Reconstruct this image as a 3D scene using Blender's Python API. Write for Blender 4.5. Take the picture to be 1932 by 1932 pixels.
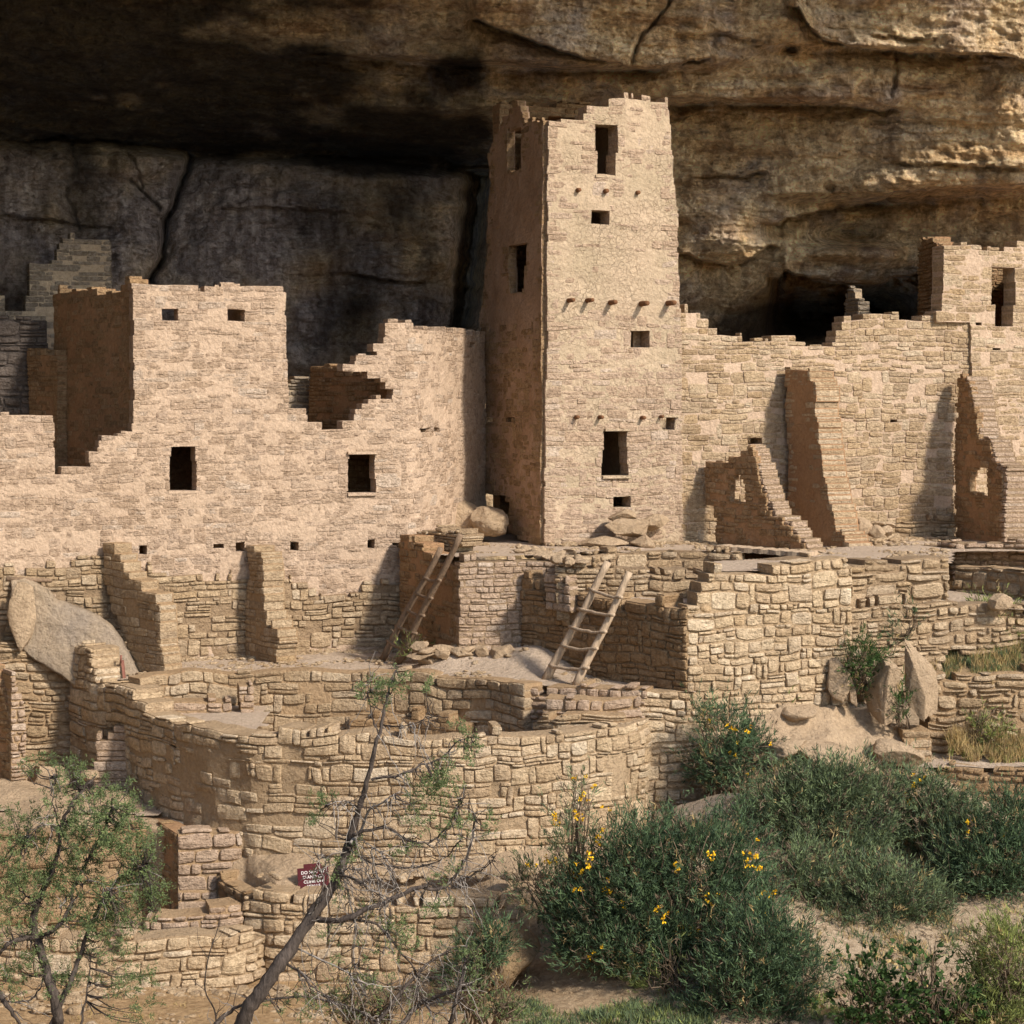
import bpy, math, random
import numpy as np
from mathutils import Vector

for _o in list(bpy.data.objects):
    bpy.data.objects.remove(_o)
SC = bpy.context.scene
COL = SC.collection
R = math.radians
random.seed(7)
RNG = np.random.default_rng(11)

# ------------------------------------------------------------ camera, sky, sun
F, UC, VH = 4000.0, 966.0, 750.0          # focal length and horizon in units of a 1932 px wide frame
cam_d = bpy.data.cameras.new('camera')
cam = bpy.data.objects.new('camera', cam_d)
COL.objects.link(cam)
cam.location = (0, 0, 0)
cam.rotation_euler = (R(90), 0, 0)
cam_d.sensor_width = 36
cam_d.lens = 36 * F / 1932
cam_d.shift_y = -(966 - VH) / 1932
cam_d.clip_end = 3000
SC.camera = cam

SUN_AZ, SUN_EL = 47.0, 37.0               # azimuth from the viewing axis towards the right, elevation
S = Vector((math.sin(R(SUN_AZ)) * math.cos(R(SUN_EL)), -math.cos(R(SUN_AZ)) * math.cos(R(SUN_EL)), math.sin(R(SUN_EL))))
w = bpy.data.worlds.new('World')
SC.world = w
w.use_nodes = True
nt = w.node_tree
sky = nt.nodes.new('ShaderNodeTexSky')
sky.sky_type = 'NISHITA'
sky.sun_disc = False
sky.sun_elevation = R(SUN_EL)
sky.sun_rotation = math.atan2(S.x, S.y)
bg = nt.nodes['Background']
bg.inputs['Strength'].default_value = 0.15
nt.links.new(sky.outputs['Color'], bg.inputs['Color'])
sd = bpy.data.lights.new('sun', 'SUN')
sd.energy = 3.5
sd.angle = R(5)
sd.color = (1.0, 0.925, 0.835)
sun = bpy.data.objects.new('sun', sd)
COL.objects.link(sun)
sun.location = S * 60
sun.rotation_euler = (-S).to_track_quat('-Z', 'Y').to_euler()
SC.view_settings.view_transform = 'Standard'
SC.view_settings.look = 'None'
SC.view_settings.exposure = 0.64
SC.view_settings.gamma = 1.0

# ------------------------------------------------------------ helpers
def P(u, v, Y):
    return np.array([(u - UC) * Y / F, Y, (VH - v) * Y / F])

def hash3(i, j, k, seed=0):
    n = (i.astype(np.int64) * 374761393 + j.astype(np.int64) * 668265263 + k.astype(np.int64) * 2147483647 + seed * 974634777) & 0xffffffff
    n = ((n ^ (n >> 13)) * 1274126177) & 0xffffffff
    n = ((n ^ (n >> 16)) * 2246822519) & 0xffffffff
    n = n ^ (n >> 15)
    return (n & 0xffff) / 32767.5 - 1.0

def noise(x, y, z, seed=0):
    x, y, z = np.broadcast_arrays(np.asarray(x, float), np.asarray(y, float), np.asarray(z, float))
    i, j, k = np.floor(x), np.floor(y), np.floor(z)
    fx, fy, fz = x - i, y - j, z - k
    fx, fy, fz = [f * f * (3 - 2 * f) for f in (fx, fy, fz)]
    r = 0
    for a in (0, 1):
        for b in (0, 1):
            for c in (0, 1):
                r = r + hash3(i + a, j + b, k + c, seed) * (fx if a else 1 - fx) * (fy if b else 1 - fy) * (fz if c else 1 - fz)
    return r

def fbm(x, y, z, seed=0, octs=4, gain=.5):
    r, a = 0, 1.0
    for o in range(octs):
        r = r + a * noise(x, y, z, seed + o * 17)
        x, y, z, a = x * 2.03, y * 2.03, z * 2.03, a * gain
    return r

def inpoly(u, v, poly):
    u, v = np.asarray(u, float), np.asarray(v, float)
    r = np.zeros(u.shape, bool)
    n = len(poly)
    for i in range(n):
        x1, y1 = poly[i]
        x2, y2 = poly[(i + 1) % n]
        if y1 == y2:
            continue
        c = ((y1 > v) != (y2 > v)) & (u < (x2 - x1) * (v - y1) / (y2 - y1) + x1)
        r ^= c
    return r

def tag(o, label=None, cat=None, group=None, kind=None):
    if label: o['label'] = label
    if cat: o['category'] = cat
    if group: o['group'] = group
    if kind: o['kind'] = kind
    return o

def thing(name, loc, label, cat, group=None):
    o = bpy.data.objects.new(name, None)
    COL.objects.link(o)
    o.location = loc
    o.empty_display_size = .3
    return tag(o, label, cat, group)

def wloc(o):
    v = Vector((0, 0, 0))
    while o is not None:
        v = v + o.location
        o = o.parent
    return v

def mesh(name, V, Fc, mats, parent=None, midx=None, smooth=True):
    """V (N,3) world coordinates; Fc (M,k) constant k or a list of such arrays"""
    V = np.asarray(V, float).reshape(-1, 3)
    if parent is not None:
        V = V - np.array(wloc(parent))
    me = bpy.data.meshes.new(name)
    arrs = Fc if isinstance(Fc, list) else [Fc]
    arrs = [np.asarray(a, np.int64) for a in arrs if len(a)]
    loops = np.concatenate([a.reshape(-1) for a in arrs])
    tot = np.concatenate([np.full(len(a), a.shape[1]) for a in arrs])
    start = np.concatenate([[0], np.cumsum(tot)[:-1]])
    me.vertices.add(len(V)); me.vertices.foreach_set('co', V.reshape(-1))
    me.loops.add(len(loops)); me.loops.foreach_set('vertex_index', loops.astype(np.int32))
    me.polygons.add(len(tot))
    me.polygons.foreach_set('loop_start', start.astype(np.int32))
    me.polygons.foreach_set('loop_total', tot.astype(np.int32))
    for m in (mats if isinstance(mats, (list, tuple)) else [mats]):
        me.materials.append(m)
    if midx is not None:
        me.polygons.foreach_set('material_index', np.asarray(midx, np.int32))
    me.polygons.foreach_set('use_smooth', np.full(len(tot), bool(smooth)) if np.ndim(smooth) == 0 else np.asarray(smooth, bool))
    me.update(calc_edges=True)
    me.validate()
    o = bpy.data.objects.new(name, me)
    COL.objects.link(o)
    if parent is not None:
        o.parent = parent
    return o

# ------------------------------------------------------------ materials
def newmat(name):
    m = bpy.data.materials.new(name)
    m.use_nodes = True
    n = m.node_tree
    b = n.nodes['Principled BSDF']
    b.inputs['Roughness'].default_value = .92
    b.inputs['Specular IOR Level'].default_value = .15
    return m, n, b

def N(n, t, **k):
    x = n.nodes.new(t)
    for a, v in k.items():
        if a.startswith('_'): setattr(x, a[1:], v)
        else: x.inputs[a].default_value = v
    return x

def ramp(n, fac, stops):
    r = n.nodes.new('ShaderNodeValToRGB')
    e = r.color_ramp.elements
    while len(e) < len(stops): e.new(.5)
    for i, (p, c) in enumerate(stops):
        e[i].position = p
        e[i].color = tuple(c) + (1,) if len(c) == 3 else c
    n.links.new(fac, r.inputs['Fac'])
    return r.outputs['Color']

def mix(n, mode, fac, a, b):
    x = n.nodes.new('ShaderNodeMix')
    x.data_type = 'RGBA'; x.blend_type = mode
    for s, val in ((0, fac), (6, a), (7, b)):
        if hasattr(val, 'is_linked'): n.links.new(val, x.inputs[s])
        else: x.inputs[s].default_value = val if s == 0 else tuple(val) + (1,)
    return x.outputs[2]

def coords(n, scale=(1, 1, 1)):
    g = n.nodes.new('ShaderNodeNewGeometry')
    mp = n.nodes.new('ShaderNodeMapping')
    mp.inputs['Scale'].default_value = scale
    n.links.new(g.outputs['Position'], mp.inputs['Vector'])
    return mp.outputs['Vector'], g

def tex(n, kind, vec, **k):
    x = N(n, kind, **k)
    n.links.new(vec, x.inputs['Vector'])
    return x

def bump(n, bsdf, hs):
    """hs: list of (height socket, strength distance)"""
    last = None
    for h, d in hs:
        b = N(n, 'ShaderNodeBump', Strength=1.0, Distance=d)
        n.links.new(h, b.inputs['Height'])
        if last is not None: n.links.new(last, b.inputs['Normal'])
        last = b.outputs['Normal']
    n.links.new(last, bsdf.inputs['Normal'])

def stone_mat(name, cols, stain=(.30, .20, .11), sc=1.0, stain_amt=.5):
    m, n, b = newmat(name)
    vec, g = coords(n)
    cols = [tuple(x * .84 for x in q) for q in cols]; stain = tuple(x * .84 for x in stain)
    c = ramp(n, g.outputs['Random Per Island'], [(i / (len(cols) - 1), q) for i, q in enumerate(cols)])
    n1 = tex(n, 'ShaderNodeTexNoise', vec, Scale=.9, Detail=5.0, Roughness=.6)
    f1 = ramp(n, n1.outputs['Fac'], [(.42, (0, 0, 0)), (.68, (1, 1, 1))])
    mm = N(n, 'ShaderNodeMath', _operation='MULTIPLY'); mm.inputs[1].default_value = stain_amt
    n.links.new(f1, mm.inputs[0])
    c = mix(n, 'MIX', mm.outputs[0], c, stain)
    n2 = tex(n, 'ShaderNodeTexNoise', vec, Scale=14.0 * sc, Detail=6.0, Roughness=.7)
    f2 = ramp(n, n2.outputs['Fac'], [(.34, (.66, .62, .58)), (.66, (1.2, 1.19, 1.17))])
    c = mix(n, 'MULTIPLY', 1.0, c, f2)
    n.links.new(c, b.inputs['Base Color'])
    n3 = tex(n, 'ShaderNodeTexNoise', vec, Scale=22.0 * sc, Detail=7.0, Roughness=.65)
    v3, _ = coords(n, (1, 1, 3.5))
    n4 = tex(n, 'ShaderNodeTexNoise', v3, Scale=5.0 * sc, Detail=5.0, Roughness=.6)
    bump(n, b, [(n4.outputs['Fac'], .07), (n3.outputs['Fac'], .055)])
    return m

def mortar_mat(name, base, dark, crack=0.0, stain_amt=.6, cs=3.2):
    base, dark = tuple(x * .84 for x in base), tuple(x * .84 for x in dark)
    m, n, b = newmat(name)
    vec, g = coords(n)
    n1 = tex(n, 'ShaderNodeTexNoise', vec, Scale=1.1, Detail=6.0, Roughness=.6)
    f1 = ramp(n, n1.outputs['Fac'], [(.38, (0, 0, 0)), (.66, (1, 1, 1))])
    mm = N(n, 'ShaderNodeMath', _operation='MULTIPLY'); mm.inputs[1].default_value = stain_amt
    n.links.new(f1, mm.inputs[0])
    c = mix(n, 'MIX', mm.outputs[0], base, dark)
    n2 = tex(n, 'ShaderNodeTexNoise', vec, Scale=16.0, Detail=6.0, Roughness=.7)
    f2 = ramp(n, n2.outputs['Fac'], [(.3, (.78, .76, .74)), (.7, (1.14, 1.13, 1.12))])
    c = mix(n, 'MULTIPLY', 1.0, c, f2)
    hs = []
    if crack == 0.0:
        nb_ = tex(n, 'ShaderNodeTexNoise', vec, Scale=3.5, Detail=8.0, Roughness=.7); hs.append((nb_.outputs['Fac'], .16))
    n3 = tex(n, 'ShaderNodeTexNoise', vec, Scale=12.0, Detail=8.0, Roughness=.65)
    hs.append((n3.outputs['Fac'], .05))
    if crack:
        wv = tex(n, 'ShaderNodeTexNoise', vec, Scale=2.5, Detail=3.0)
        va = n.nodes.new('ShaderNodeVectorMath'); va.operation = 'MULTIPLY_ADD'
        n.links.new(wv.outputs['Color'], va.inputs[0]); va.inputs[1].default_value = (.55, .55, .55)
        n.links.new(vec, va.inputs[2])
        mp = n.nodes.new('ShaderNodeMapping'); mp.inputs['Scale'].default_value = (1, 1, 1.25)
        n.links.new(va.outputs[0], mp.inputs['Vector'])
        vo = tex(n, 'ShaderNodeTexVoronoi', mp.outputs['Vector'], Scale=cs)
        vo.feature = 'DISTANCE_TO_EDGE'
        ck = ramp(n, vo.outputs['Distance'], [(0.0, (0, 0, 0)), (.05, (1, 1, 1))])
        pm = tex(n, 'ShaderNodeTexNoise', vec, Scale=.7, Detail=3.0)
        pf = ramp(n, pm.outputs['Fac'], [(.44, (1, 1, 1)), (.60, (0, 0, 0))])
        ck = mix(n, 'LIGHTEN', 1.0, ck, pf)
        ckc = mix(n, 'MIX', ck, (.60, .52, .42), (1, 1, 1))
        c = mix(n, 'MULTIPLY', crack, c, ckc)
        hs.append((ck, .018 * min(1.0, crack * 1.6)))
    n.links.new(c, b.inputs['Base Color'])
    bump(n, b, hs)
    return m

PALE = [(.57, .415, .29), (.61, .45, .32), (.55, .395, .27), (.63, .475, .345), (.585, .43, .305), (.51, .37, .255), (.60, .44, .315), (.56, .42, .305), (.70, .56, .43)]
BUFF = [(.56, .41, .25), (.63, .475, .30), (.50, .355, .21), (.67, .515, .34), (.58, .435, .275), (.44, .315, .19), (.54, .415, .28), (.70, .56, .39), (.53, .37, .205)]
OCHR = [(.42, .275, .145), (.48, .325, .18), (.36, .23, .12), (.52, .365, .215), (.44, .30, .165), (.32, .205, .11)]
GREY = [(.34, .28, .21), (.40, .33, .25), (.30, .25, .19), (.45, .37, .28)]
M_pale = stone_mat('pale_masonry', PALE, (.52, .375, .25), stain_amt=.4)
M_buff = stone_mat('buff_masonry', BUFF, (.42, .29, .16), stain_amt=.5)
M_ochr = stone_mat('ochre_masonry', OCHR, (.44, .28, .14))
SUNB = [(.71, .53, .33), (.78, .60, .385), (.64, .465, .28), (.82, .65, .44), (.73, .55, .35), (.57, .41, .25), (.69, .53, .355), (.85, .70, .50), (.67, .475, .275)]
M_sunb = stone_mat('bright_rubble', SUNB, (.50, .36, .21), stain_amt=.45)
M_dgrey = stone_mat('shade_dark_rubble', [(.20, .165, .14), (.24, .20, .17), (.17, .14, .12), (.28, .235, .195)], (.14, .11, .095))  # rubble wall stones darkened so their colour carries the shade
M_grey = stone_mat('grey_masonry', GREY, (.25, .2, .15))
M_morp = mortar_mat('pale_mortar', (.59, .435, .305), (.545, .40, .275), crack=.12, cs=7)
M_morb = mortar_mat('buff_mortar', (.45, .32, .195), (.36, .245, .14))
M_mord = mortar_mat('shade_dark_mortar', (.17, .14, .12), (.13, .105, .09))  # mortar of the same wall, its shade put into the colour
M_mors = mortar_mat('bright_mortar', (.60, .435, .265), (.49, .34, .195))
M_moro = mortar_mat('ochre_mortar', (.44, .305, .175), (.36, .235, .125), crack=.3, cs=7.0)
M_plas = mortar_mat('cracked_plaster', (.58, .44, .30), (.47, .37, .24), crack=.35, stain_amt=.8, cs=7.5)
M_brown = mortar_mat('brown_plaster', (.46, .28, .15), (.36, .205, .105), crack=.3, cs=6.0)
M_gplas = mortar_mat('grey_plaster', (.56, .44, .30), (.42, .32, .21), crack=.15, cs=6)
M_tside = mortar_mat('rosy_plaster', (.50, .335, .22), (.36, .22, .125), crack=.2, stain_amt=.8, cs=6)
M_sand = mortar_mat('packed_sand', (.70, .55, .405), (.64, .49, .35), stain_amt=.6)
M_dirt = mortar_mat('orange_dirt', (.50, .335, .18), (.42, .30, .17), stain_amt=.8)
M_rock = mortar_mat('weathered_sandstone', (.64, .47, .30), (.42, .30, .185), crack=0.0)
M_rockg = mortar_mat('grey_crusted_sandstone', (.56, .43, .29), (.40, .33, .26), crack=0.0, stain_amt=.8)

def cliff_mat():
    m, n, b = newmat('cliff_sandstone')
    vec, g = coords(n)
    vs, _ = coords(n, (.35, .35, 2.2))
    vv, _ = coords(n, (2.6, 2.6, .22))
    n1 = tex(n, 'ShaderNodeTexNoise', vs, Scale=1.0, Detail=8.0, Roughness=.62)
    c = ramp(n, n1.outputs['Fac'], [(.34, (.44, .27, .14)), (.43, (.76, .53, .29)), (.52, (.90, .70, .43)), (.66, (.80, .60, .37))])
    n2 = tex(n, 'ShaderNodeTexNoise', vec, Scale=.55, Detail=6.0, Roughness=.6)
    f2 = ramp(n, n2.outputs['Fac'], [(.50, (0, 0, 0)), (.68, (1, 1, 1))])
    c = mix(n, 'MIX', f2, c, (.60, .49, .40))
    n3 = tex(n, 'ShaderNodeTexNoise', vv, Scale=1.0, Detail=5.0, Roughness=.6)
    f3 = ramp(n, n3.outputs['Fac'], [(.38, (.66, .60, .58)), (.50, (1, 1, 1)), (.62, (1.25, 1.22, 1.15))])
    c = mix(n, 'MULTIPLY', .8, c, f3)
    n4 = tex(n, 'ShaderNodeTexNoise', vec, Scale=7.0, Detail=8.0, Roughness=.72)
    f4 = ramp(n, n4.outputs['Fac'], [(.36, (.68, .60, .52)), (.58, (1.3, 1.29, 1.26))])
    c = mix(n, 'MULTIPLY', 1.0, c, f4)
    ag = n.nodes.new('ShaderNodeAttribute'); ag.attribute_name = 'grey'
    v5, _ = coords(n, (4.5, 4.5, .28))
    n8 = tex(n, 'ShaderNodeTexNoise', v5, Scale=1.0, Detail=6.0, Roughness=.65)
    gcol = ramp(n, n8.outputs['Fac'], [(.35, (.22, .175, .16)), (.52, (.46, .385, .36)), (.66, (.66, .58, .54))])
    gcol = mix(n, 'MULTIPLY', 1.0, gcol, f4)
    c = mix(n, 'MIX', ag.outputs['Fac'], c, gcol)
    at = n.nodes.new('ShaderNodeAttribute'); at.attribute_name = 'soot_shade'
    c = mix(n, 'MIX', at.outputs['Fac'], c, (.016, .011, .008))  # smoke black plus the painted shade of roof and hollow
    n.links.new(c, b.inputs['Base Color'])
    n5 = tex(n, 'ShaderNodeTexNoise', vs, Scale=4.0, Detail=8.0, Roughness=.62)
    n6 = tex(n, 'ShaderNodeTexNoise', vec, Scale=11.0, Detail=8.0, Roughness=.7)
    wv = tex(n, 'ShaderNodeTexNoise', vec, Scale=.8, Detail=3.0)
    va = n.nodes.new('ShaderNodeVectorMath'); va.operation = 'MULTIPLY_ADD'
    n.links.new(wv.outputs['Color'], va.inputs[0]); va.inputs[1].default_value = (1.6, 1.6, 1.6)
    n.links.new(vec, va.inputs[2])
    vo = tex(n, 'ShaderNodeTexVoronoi', va.outputs[0], Scale=.55)
    vo.feature = 'DISTANCE_TO_EDGE'
    vp = tex(n, 'ShaderNodeTexVoronoi', vec, Scale=5.0)
    pit = ramp(n, vp.outputs['Distance'], [(.05, (0, 0, 0)), (.22, (1, 1, 1))])
    ck = ramp(n, vo.outputs['Distance'], [(0.0, (0, 0, 0)), (.02, (1, 1, 1))])
    bump(n, b, [(ck, .05), (n5.outputs['Fac'], .28), (n6.outputs['Fac'], .40), (pit, .03)])
    return m
M_cliff = cliff_mat()

def plain_mat(name, col, rough=.85, var=.25, sc=20.0, bs=.01, vs=(1, 1, 1), island=0.0, trans=0.0):
    m, n, b = newmat(name)
    vec, g = coords(n, vs)
    nn = tex(n, 'ShaderNodeTexNoise', vec, Scale=sc, Detail=5.0, Roughness=.65)
    f = ramp(n, nn.outputs['Fac'], [(.3, (1 - var,) * 3), (.7, (1 + var,) * 3)])
    c = mix(n, 'MULTIPLY', 1.0, col, f)
    if island:
        f = ramp(n, g.outputs['Random Per Island'], [(0, (1 - island, 1 - island, 1 - island * .8)), (1, (1 + island, 1 + island * .9, 1 + island * .3))])
        c = mix(n, 'MULTIPLY', 1.0, c, f)
    n.links.new(c, b.inputs['Base Color'])
    b.inputs['Roughness'].default_value = rough
    if bs: bump(n, b, [(nn.outputs['Fac'], bs)])
    if trans:
        t = n.nodes.new('ShaderNodeBsdfTranslucent'); n.links.new(c, t.inputs['Color'])
        mx = n.nodes.new('ShaderNodeMixShader'); mx.inputs[0].default_value = trans
        n.links.new(b.outputs[0], mx.inputs[1]); n.links.new(t.outputs[0], mx.inputs[2])
        n.links.new(mx.outputs[0], n.nodes['Material Output'].inputs['Surface'])
    return m
M_pole = plain_mat('weathered_pole', (.40, .295, .195), vs=(1, 1, .25), sc=30, var=.35)
M_poled = plain_mat('dark_pole', (.20, .135, .085), vs=(1, 1, .25), sc=30, var=.35)
M_beam = plain_mat('old_beam', (.16, .075, .035), sc=30)
M_bark = plain_mat('dark_bark', (.085, .066, .053), vs=(1, 1, .3), sc=25, var=.5, bs=.03)
M_dead = plain_mat('bleached_wood', (.30, .26, .22), vs=(1, 1, .3), sc=25, var=.4, bs=.02)
M_jun = plain_mat('juniper_leaf', (.135, .175, .075), sc=1.2, var=.35, bs=0, island=.35, trans=.25)
M_rab = plain_mat('rabbitbrush_leaf', (.080, .125, .066), sc=3.5, var=.55, bs=0, island=.45, trans=.2)
M_rab2 = plain_mat('sage_green_leaf', (.125, .165, .088), sc=3.5, var=.55, bs=0, island=.45, trans=.2)
M_rab3 = plain_mat('oak_leaf', (.052, .095, .030), sc=3.5, var=.55, bs=0, island=.45, trans=.25)
M_yg = plain_mat('yellow_green_leaf', (.21, .245, .085), sc=3.5, var=.55, bs=0, island=.45, trans=.25)
M_dry = plain_mat('dry_grass_blade', (.42, .31, .15), sc=1.5, var=.25, bs=0, island=.3, trans=.2)
M_stem = plain_mat('dry_twig', (.16, .115, .075), sc=8, var=.3, bs=0)
M_flow = plain_mat('yellow_blossom', (.78, .46, .02), sc=8, var=.2, bs=0, island=.25)
M_sign = plain_mat('maroon_paint', (.085, .018, .022), sc=5, var=.15, bs=0)
M_white = plain_mat('white_lettering', (.75, .70, .66), sc=5, var=.05, bs=0)
M_post = plain_mat('reddish_wood', (.20, .085, .06), sc=12, var=.3)

# ------------------------------------------------------------ masonry builder
GA = np.array([-1, -.92, -.35, .35, .92, 1.0])
GB = np.array([-1, -.84, 0, .84, 1.0])
_na, _nb = len(GA), len(GB)
TA, TB = [q.reshape(-1) for q in np.meshgrid(GA, GB, indexing='ij')]
_id = lambda i, j: i * _nb + j
TQ = [[_id(i, j), _id(i + 1, j), _id(i + 1, j + 1), _id(i, j + 1)] for i in range(_na - 1) for j in range(_nb - 1)]
RING = [_id(i, 0) for i in range(_na)] + [_id(_na - 1, j) for j in range(1, _nb)] + [_id(i, _nb - 1) for i in range(_na - 2, -1, -1)] + [_id(0, j) for j in range(_nb - 2, 0, -1)]
_nf, _nr = len(TA), len(RING)
for q in range(_nr):
    a, b_ = q, (q + 1) % _nr
    TQ.append([_nf + b_, _nf + a, _nf + _nr + a, _nf + _nr + b_])
TQ = np.array(TQ)

class Path:
    def __init__(s, pts, world=False):
        xy = np.array([(x, y) for x, y in pts]) if world else np.array([((u - UC) * Y / F, Y) for u, Y in pts])
        seg = np.diff(xy, axis=0)
        L = np.hypot(seg[:, 0], seg[:, 1])
        s.S = np.concatenate([[0], np.cumsum(L)])
        n = np.stack([seg[:, 1], -seg[:, 0]], 1) / L[:, None]
        nv = np.vstack([n[:1], (n[1:] + n[:-1]), n[-1:]])
        nv /= np.hypot(nv[:, 0], nv[:, 1])[:, None]
        s.xy, s.nv, s.L = xy, nv, s.S[-1]
    def at(s, q, off):
        x = np.interp(q, s.S, s.xy[:, 0]); y = np.interp(q, s.S, s.xy[:, 1])
        nx = np.interp(q, s.S, s.nv[:, 0]); ny = np.interp(q, s.S, s.nv[:, 1])
        return x + nx * off, y + ny * off

def runs_of(mask, S_):
    r, st = [], None
    for i, m in enumerate(mask):
        if m and st is None: st = i
        if (not m or i == len(mask) - 1) and st is not None:
            e = i if m else i - 1
            if S_[e] - S_[st] > .05: r.append([S_[st], S_[e]])
            st = None
    return r

def wall(name, path, poly, mats, parent=None, holes=(), th=.42, rowh=.11, rv=.3, sl=(.16, .42), gap=.010, bulge=.014,
         recess=.016, warp=.02, wav=.03, merge=.0, plaster=None, seed=1, rough=1.0, world=False, miss=0.0, ragged=.015, split=.12, cap=.28):
    """one masonry wall: path in plan, outline and openings as seen from the viewpoint; every stone has its own relief"""
    rs = np.random.default_rng(seed * 101 + 5)
    p = path if isinstance(path, Path) else Path(path, world)
    if bulge >= .018: recess = max(recess, .028); rv = min(.68, rv * 1.4); sl = (sl[0] * .72, sl[1] * 1.15); merge *= 1.3
    elif bulge > .009: recess = max(recess, .012)
    if bulge > .015: bulge = .015 + (bulge - .015) * .40; rowh *= .86; sl = (sl[0] * .82, sl[1] * .86)
    if gap > .008: gap = .008 + (gap - .008) * .6
    SS = np.arange(0, p.L + 1e-6, .025)
    if SS[-1] < p.L: SS = np.append(SS, p.L)
    X, Y = p.at(SS, 0)
    U = UC + F * X / Y
    vs_ = [q[1] for q in poly]
    zlo = min((VH - max(vs_)) * Y.max() / F, (VH - max(vs_)) * Y.min() / F)
    zhi = max((VH - min(vs_)) * Y.max() / F, (VH - min(vs_)) * Y.min() / F)
    zb = [zlo]
    while zb[-1] < zhi:
        zb.append(zb[-1] + rowh * (1 + rv * rs.uniform(-1, 1)))
    zb = np.array(zb)
    for h in holes:
        hu = np.mean([q[0] for q in h]); Yh = np.interp(hu, U, Y) if U[0] < U[-1] else np.interp(-hu, -U, Y)
        for vv in (min(q[1] for q in h), max(q[1] for q in h)):
            zz = (VH - vv) * Yh / F
            k = np.argmin(abs(zb - zz)); zb[k] = zz
    zb = np.sort(zb)
    keep = np.concatenate([[True], np.diff(zb) > .02]); zb = zb[keep]
    rows = []
    rag = ragged * F / 40
    for i in range(len(zb) - 1):
        zm = (zb[i] + zb[i + 1]) / 2
        V_ = VH - F * zm / Y
        Vt_ = V_ + 5 * noise(U * .045, seed, 0, 6) + 3.5 * noise(U * .16, seed, 0, 7)
        ju = rag * noise(zm * 6, seed, 0, 3)
        m = inpoly(U + ju, np.where(Vt_ < max(vs_) - 12, Vt_, V_), poly)
        for h in holes:
            m &= ~inpoly(U, V_, h)
        rows.append(runs_of(m, SS))
    def off(q, z):
        return wav * fbm(q * .55, z * .8, seed * 7.3, 5, 3)
    def zw(q, z):
        return z + warp * noise(q * 1.1, z * 1.6, seed * 3.1, 9) + warp * .5 * noise(q * 3.1, z * 2.6, seed * 1.1, 19)
    # core
    CV, CF = [], []
    nvt = 0
    def pl(q, z):
        if plaster is None: return np.zeros_like(np.asarray(q, float) + z)
        x, y = p.at(q, 0)
        return plaster(UC + F * x / y, VH - F * z / y)
    for i, rr in enumerate(rows):
        z0, z1 = zb[i], zb[i + 1]
        for a, b in rr:
            n = max(2, int(math.ceil((b - a) / .12)) + 1)
            q = np.linspace(a + .012, b - .012, n)
            ring = []
            for z, back in ((z0, 0), (z1, 0), (z1, 1), (z0, 1)):
                if back: o = np.full(n, -th) + off(q, z) * .3
                else:
                    pq = pl(q, z)
                    o = -recess * (1 - pq) + off(q, z) + .012 * rough * noise(q * 7, z * 9, seed, 4) + pq * .004
                x, y = p.at(q, o)
                ring.append(np.stack([x, y, zw(q, z)], 1))
            CV.append(np.concatenate(ring))
            for k in range(n - 1):
                for c in range(4):
                    d = (c + 1) % 4
                    CF.append([nvt + c * n + k, nvt + c * n + k + 1, nvt + d * n + k + 1, nvt + d * n + k])
            CF.append([nvt + 3 * n, nvt + 2 * n, nvt + n, nvt])
            CF.append([nvt + n - 1, nvt + 2 * n - 1, nvt + 3 * n - 1, nvt + 4 * n - 1])
            nvt += 4 * n
    # stones
    st = []
    occ = []
    for i, rr in enumerate(rows):
        z0, z1 = zb[i], zb[i + 1]
        nocc = []
        for a, b in rr:
            free = [[a, b]]
            for oa, ob in occ:
                nf = []
                for fa, fb in free:
                    if ob <= fa or oa >= fb: nf.append([fa, fb]); continue
                    if oa - fa > .04: nf.append([fa, oa])
                    if fb - ob > .04: nf.append([ob, fb])
                free = nf
            for fa, fb in free:
                q = fa
                while q < fb - .02:
                    l = rs.uniform(*sl) * (1.0 if rs.random() > .2 else .55)
                    if z1 - z0 > rowh * 1.1: l *= 1.15
                    e = q + l
                    if fb - e < sl[0] * .6: e = fb
                    zt = z1
                    mid = (q + e) / 2
                    if merge and rs.random() < merge and i + 1 < len(rows) and any(ra <= q and rb >= e for ra, rb in rows[i + 1]):
                        zt = zb[i + 2]; nocc.append((q, e))
                    ends = (abs(q - a) < .03) or (abs(e - b) < .03)
                    topx = not (i + 1 < len(rows) and any(ra <= mid <= rb for ra, rb in rows[i + 1]))
                    full = ends or topx
                    pp = float(np.asarray(pl(np.array([mid]), (z0 + zt) / 2)).reshape(-1)[0])
                    if full or (rs.random() >= pp and rs.random() >= miss):
                        dp, fl = (th - .03 if full else recess + .03), (1.0 if full else 0.0)
                        if rs.random() < split and zt - z0 > .09:
                            zs = z0 + (zt - z0) * rs.uniform(.35, .65)
                            st.append((q, e, z0, zs, dp, fl, pp)); st.append((q, e, zs, zt, dp, fl, pp))
                        else: st.append((q, e, z0, zt, dp, fl, pp))
                        if topx and cap > 0 and rs.random() < cap:
                            w_ = (e - q) * rs.uniform(.45, .9); q0 = q + (e - q - w_) * rs.random()
                            st.append((q0, q0 + w_, zt, zt + rs.uniform(.035, .085), dp * rs.uniform(.4, .9), 1.0, pp))
                    q = e
        occ = nocc
    allV, allF, mi = [], [], []
    base = 0
    if CV:
        allV.append(np.concatenate(CV)); allF.append(np.array(CF)); mi.append(np.zeros(len(CF), int)); base = nvt
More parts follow.
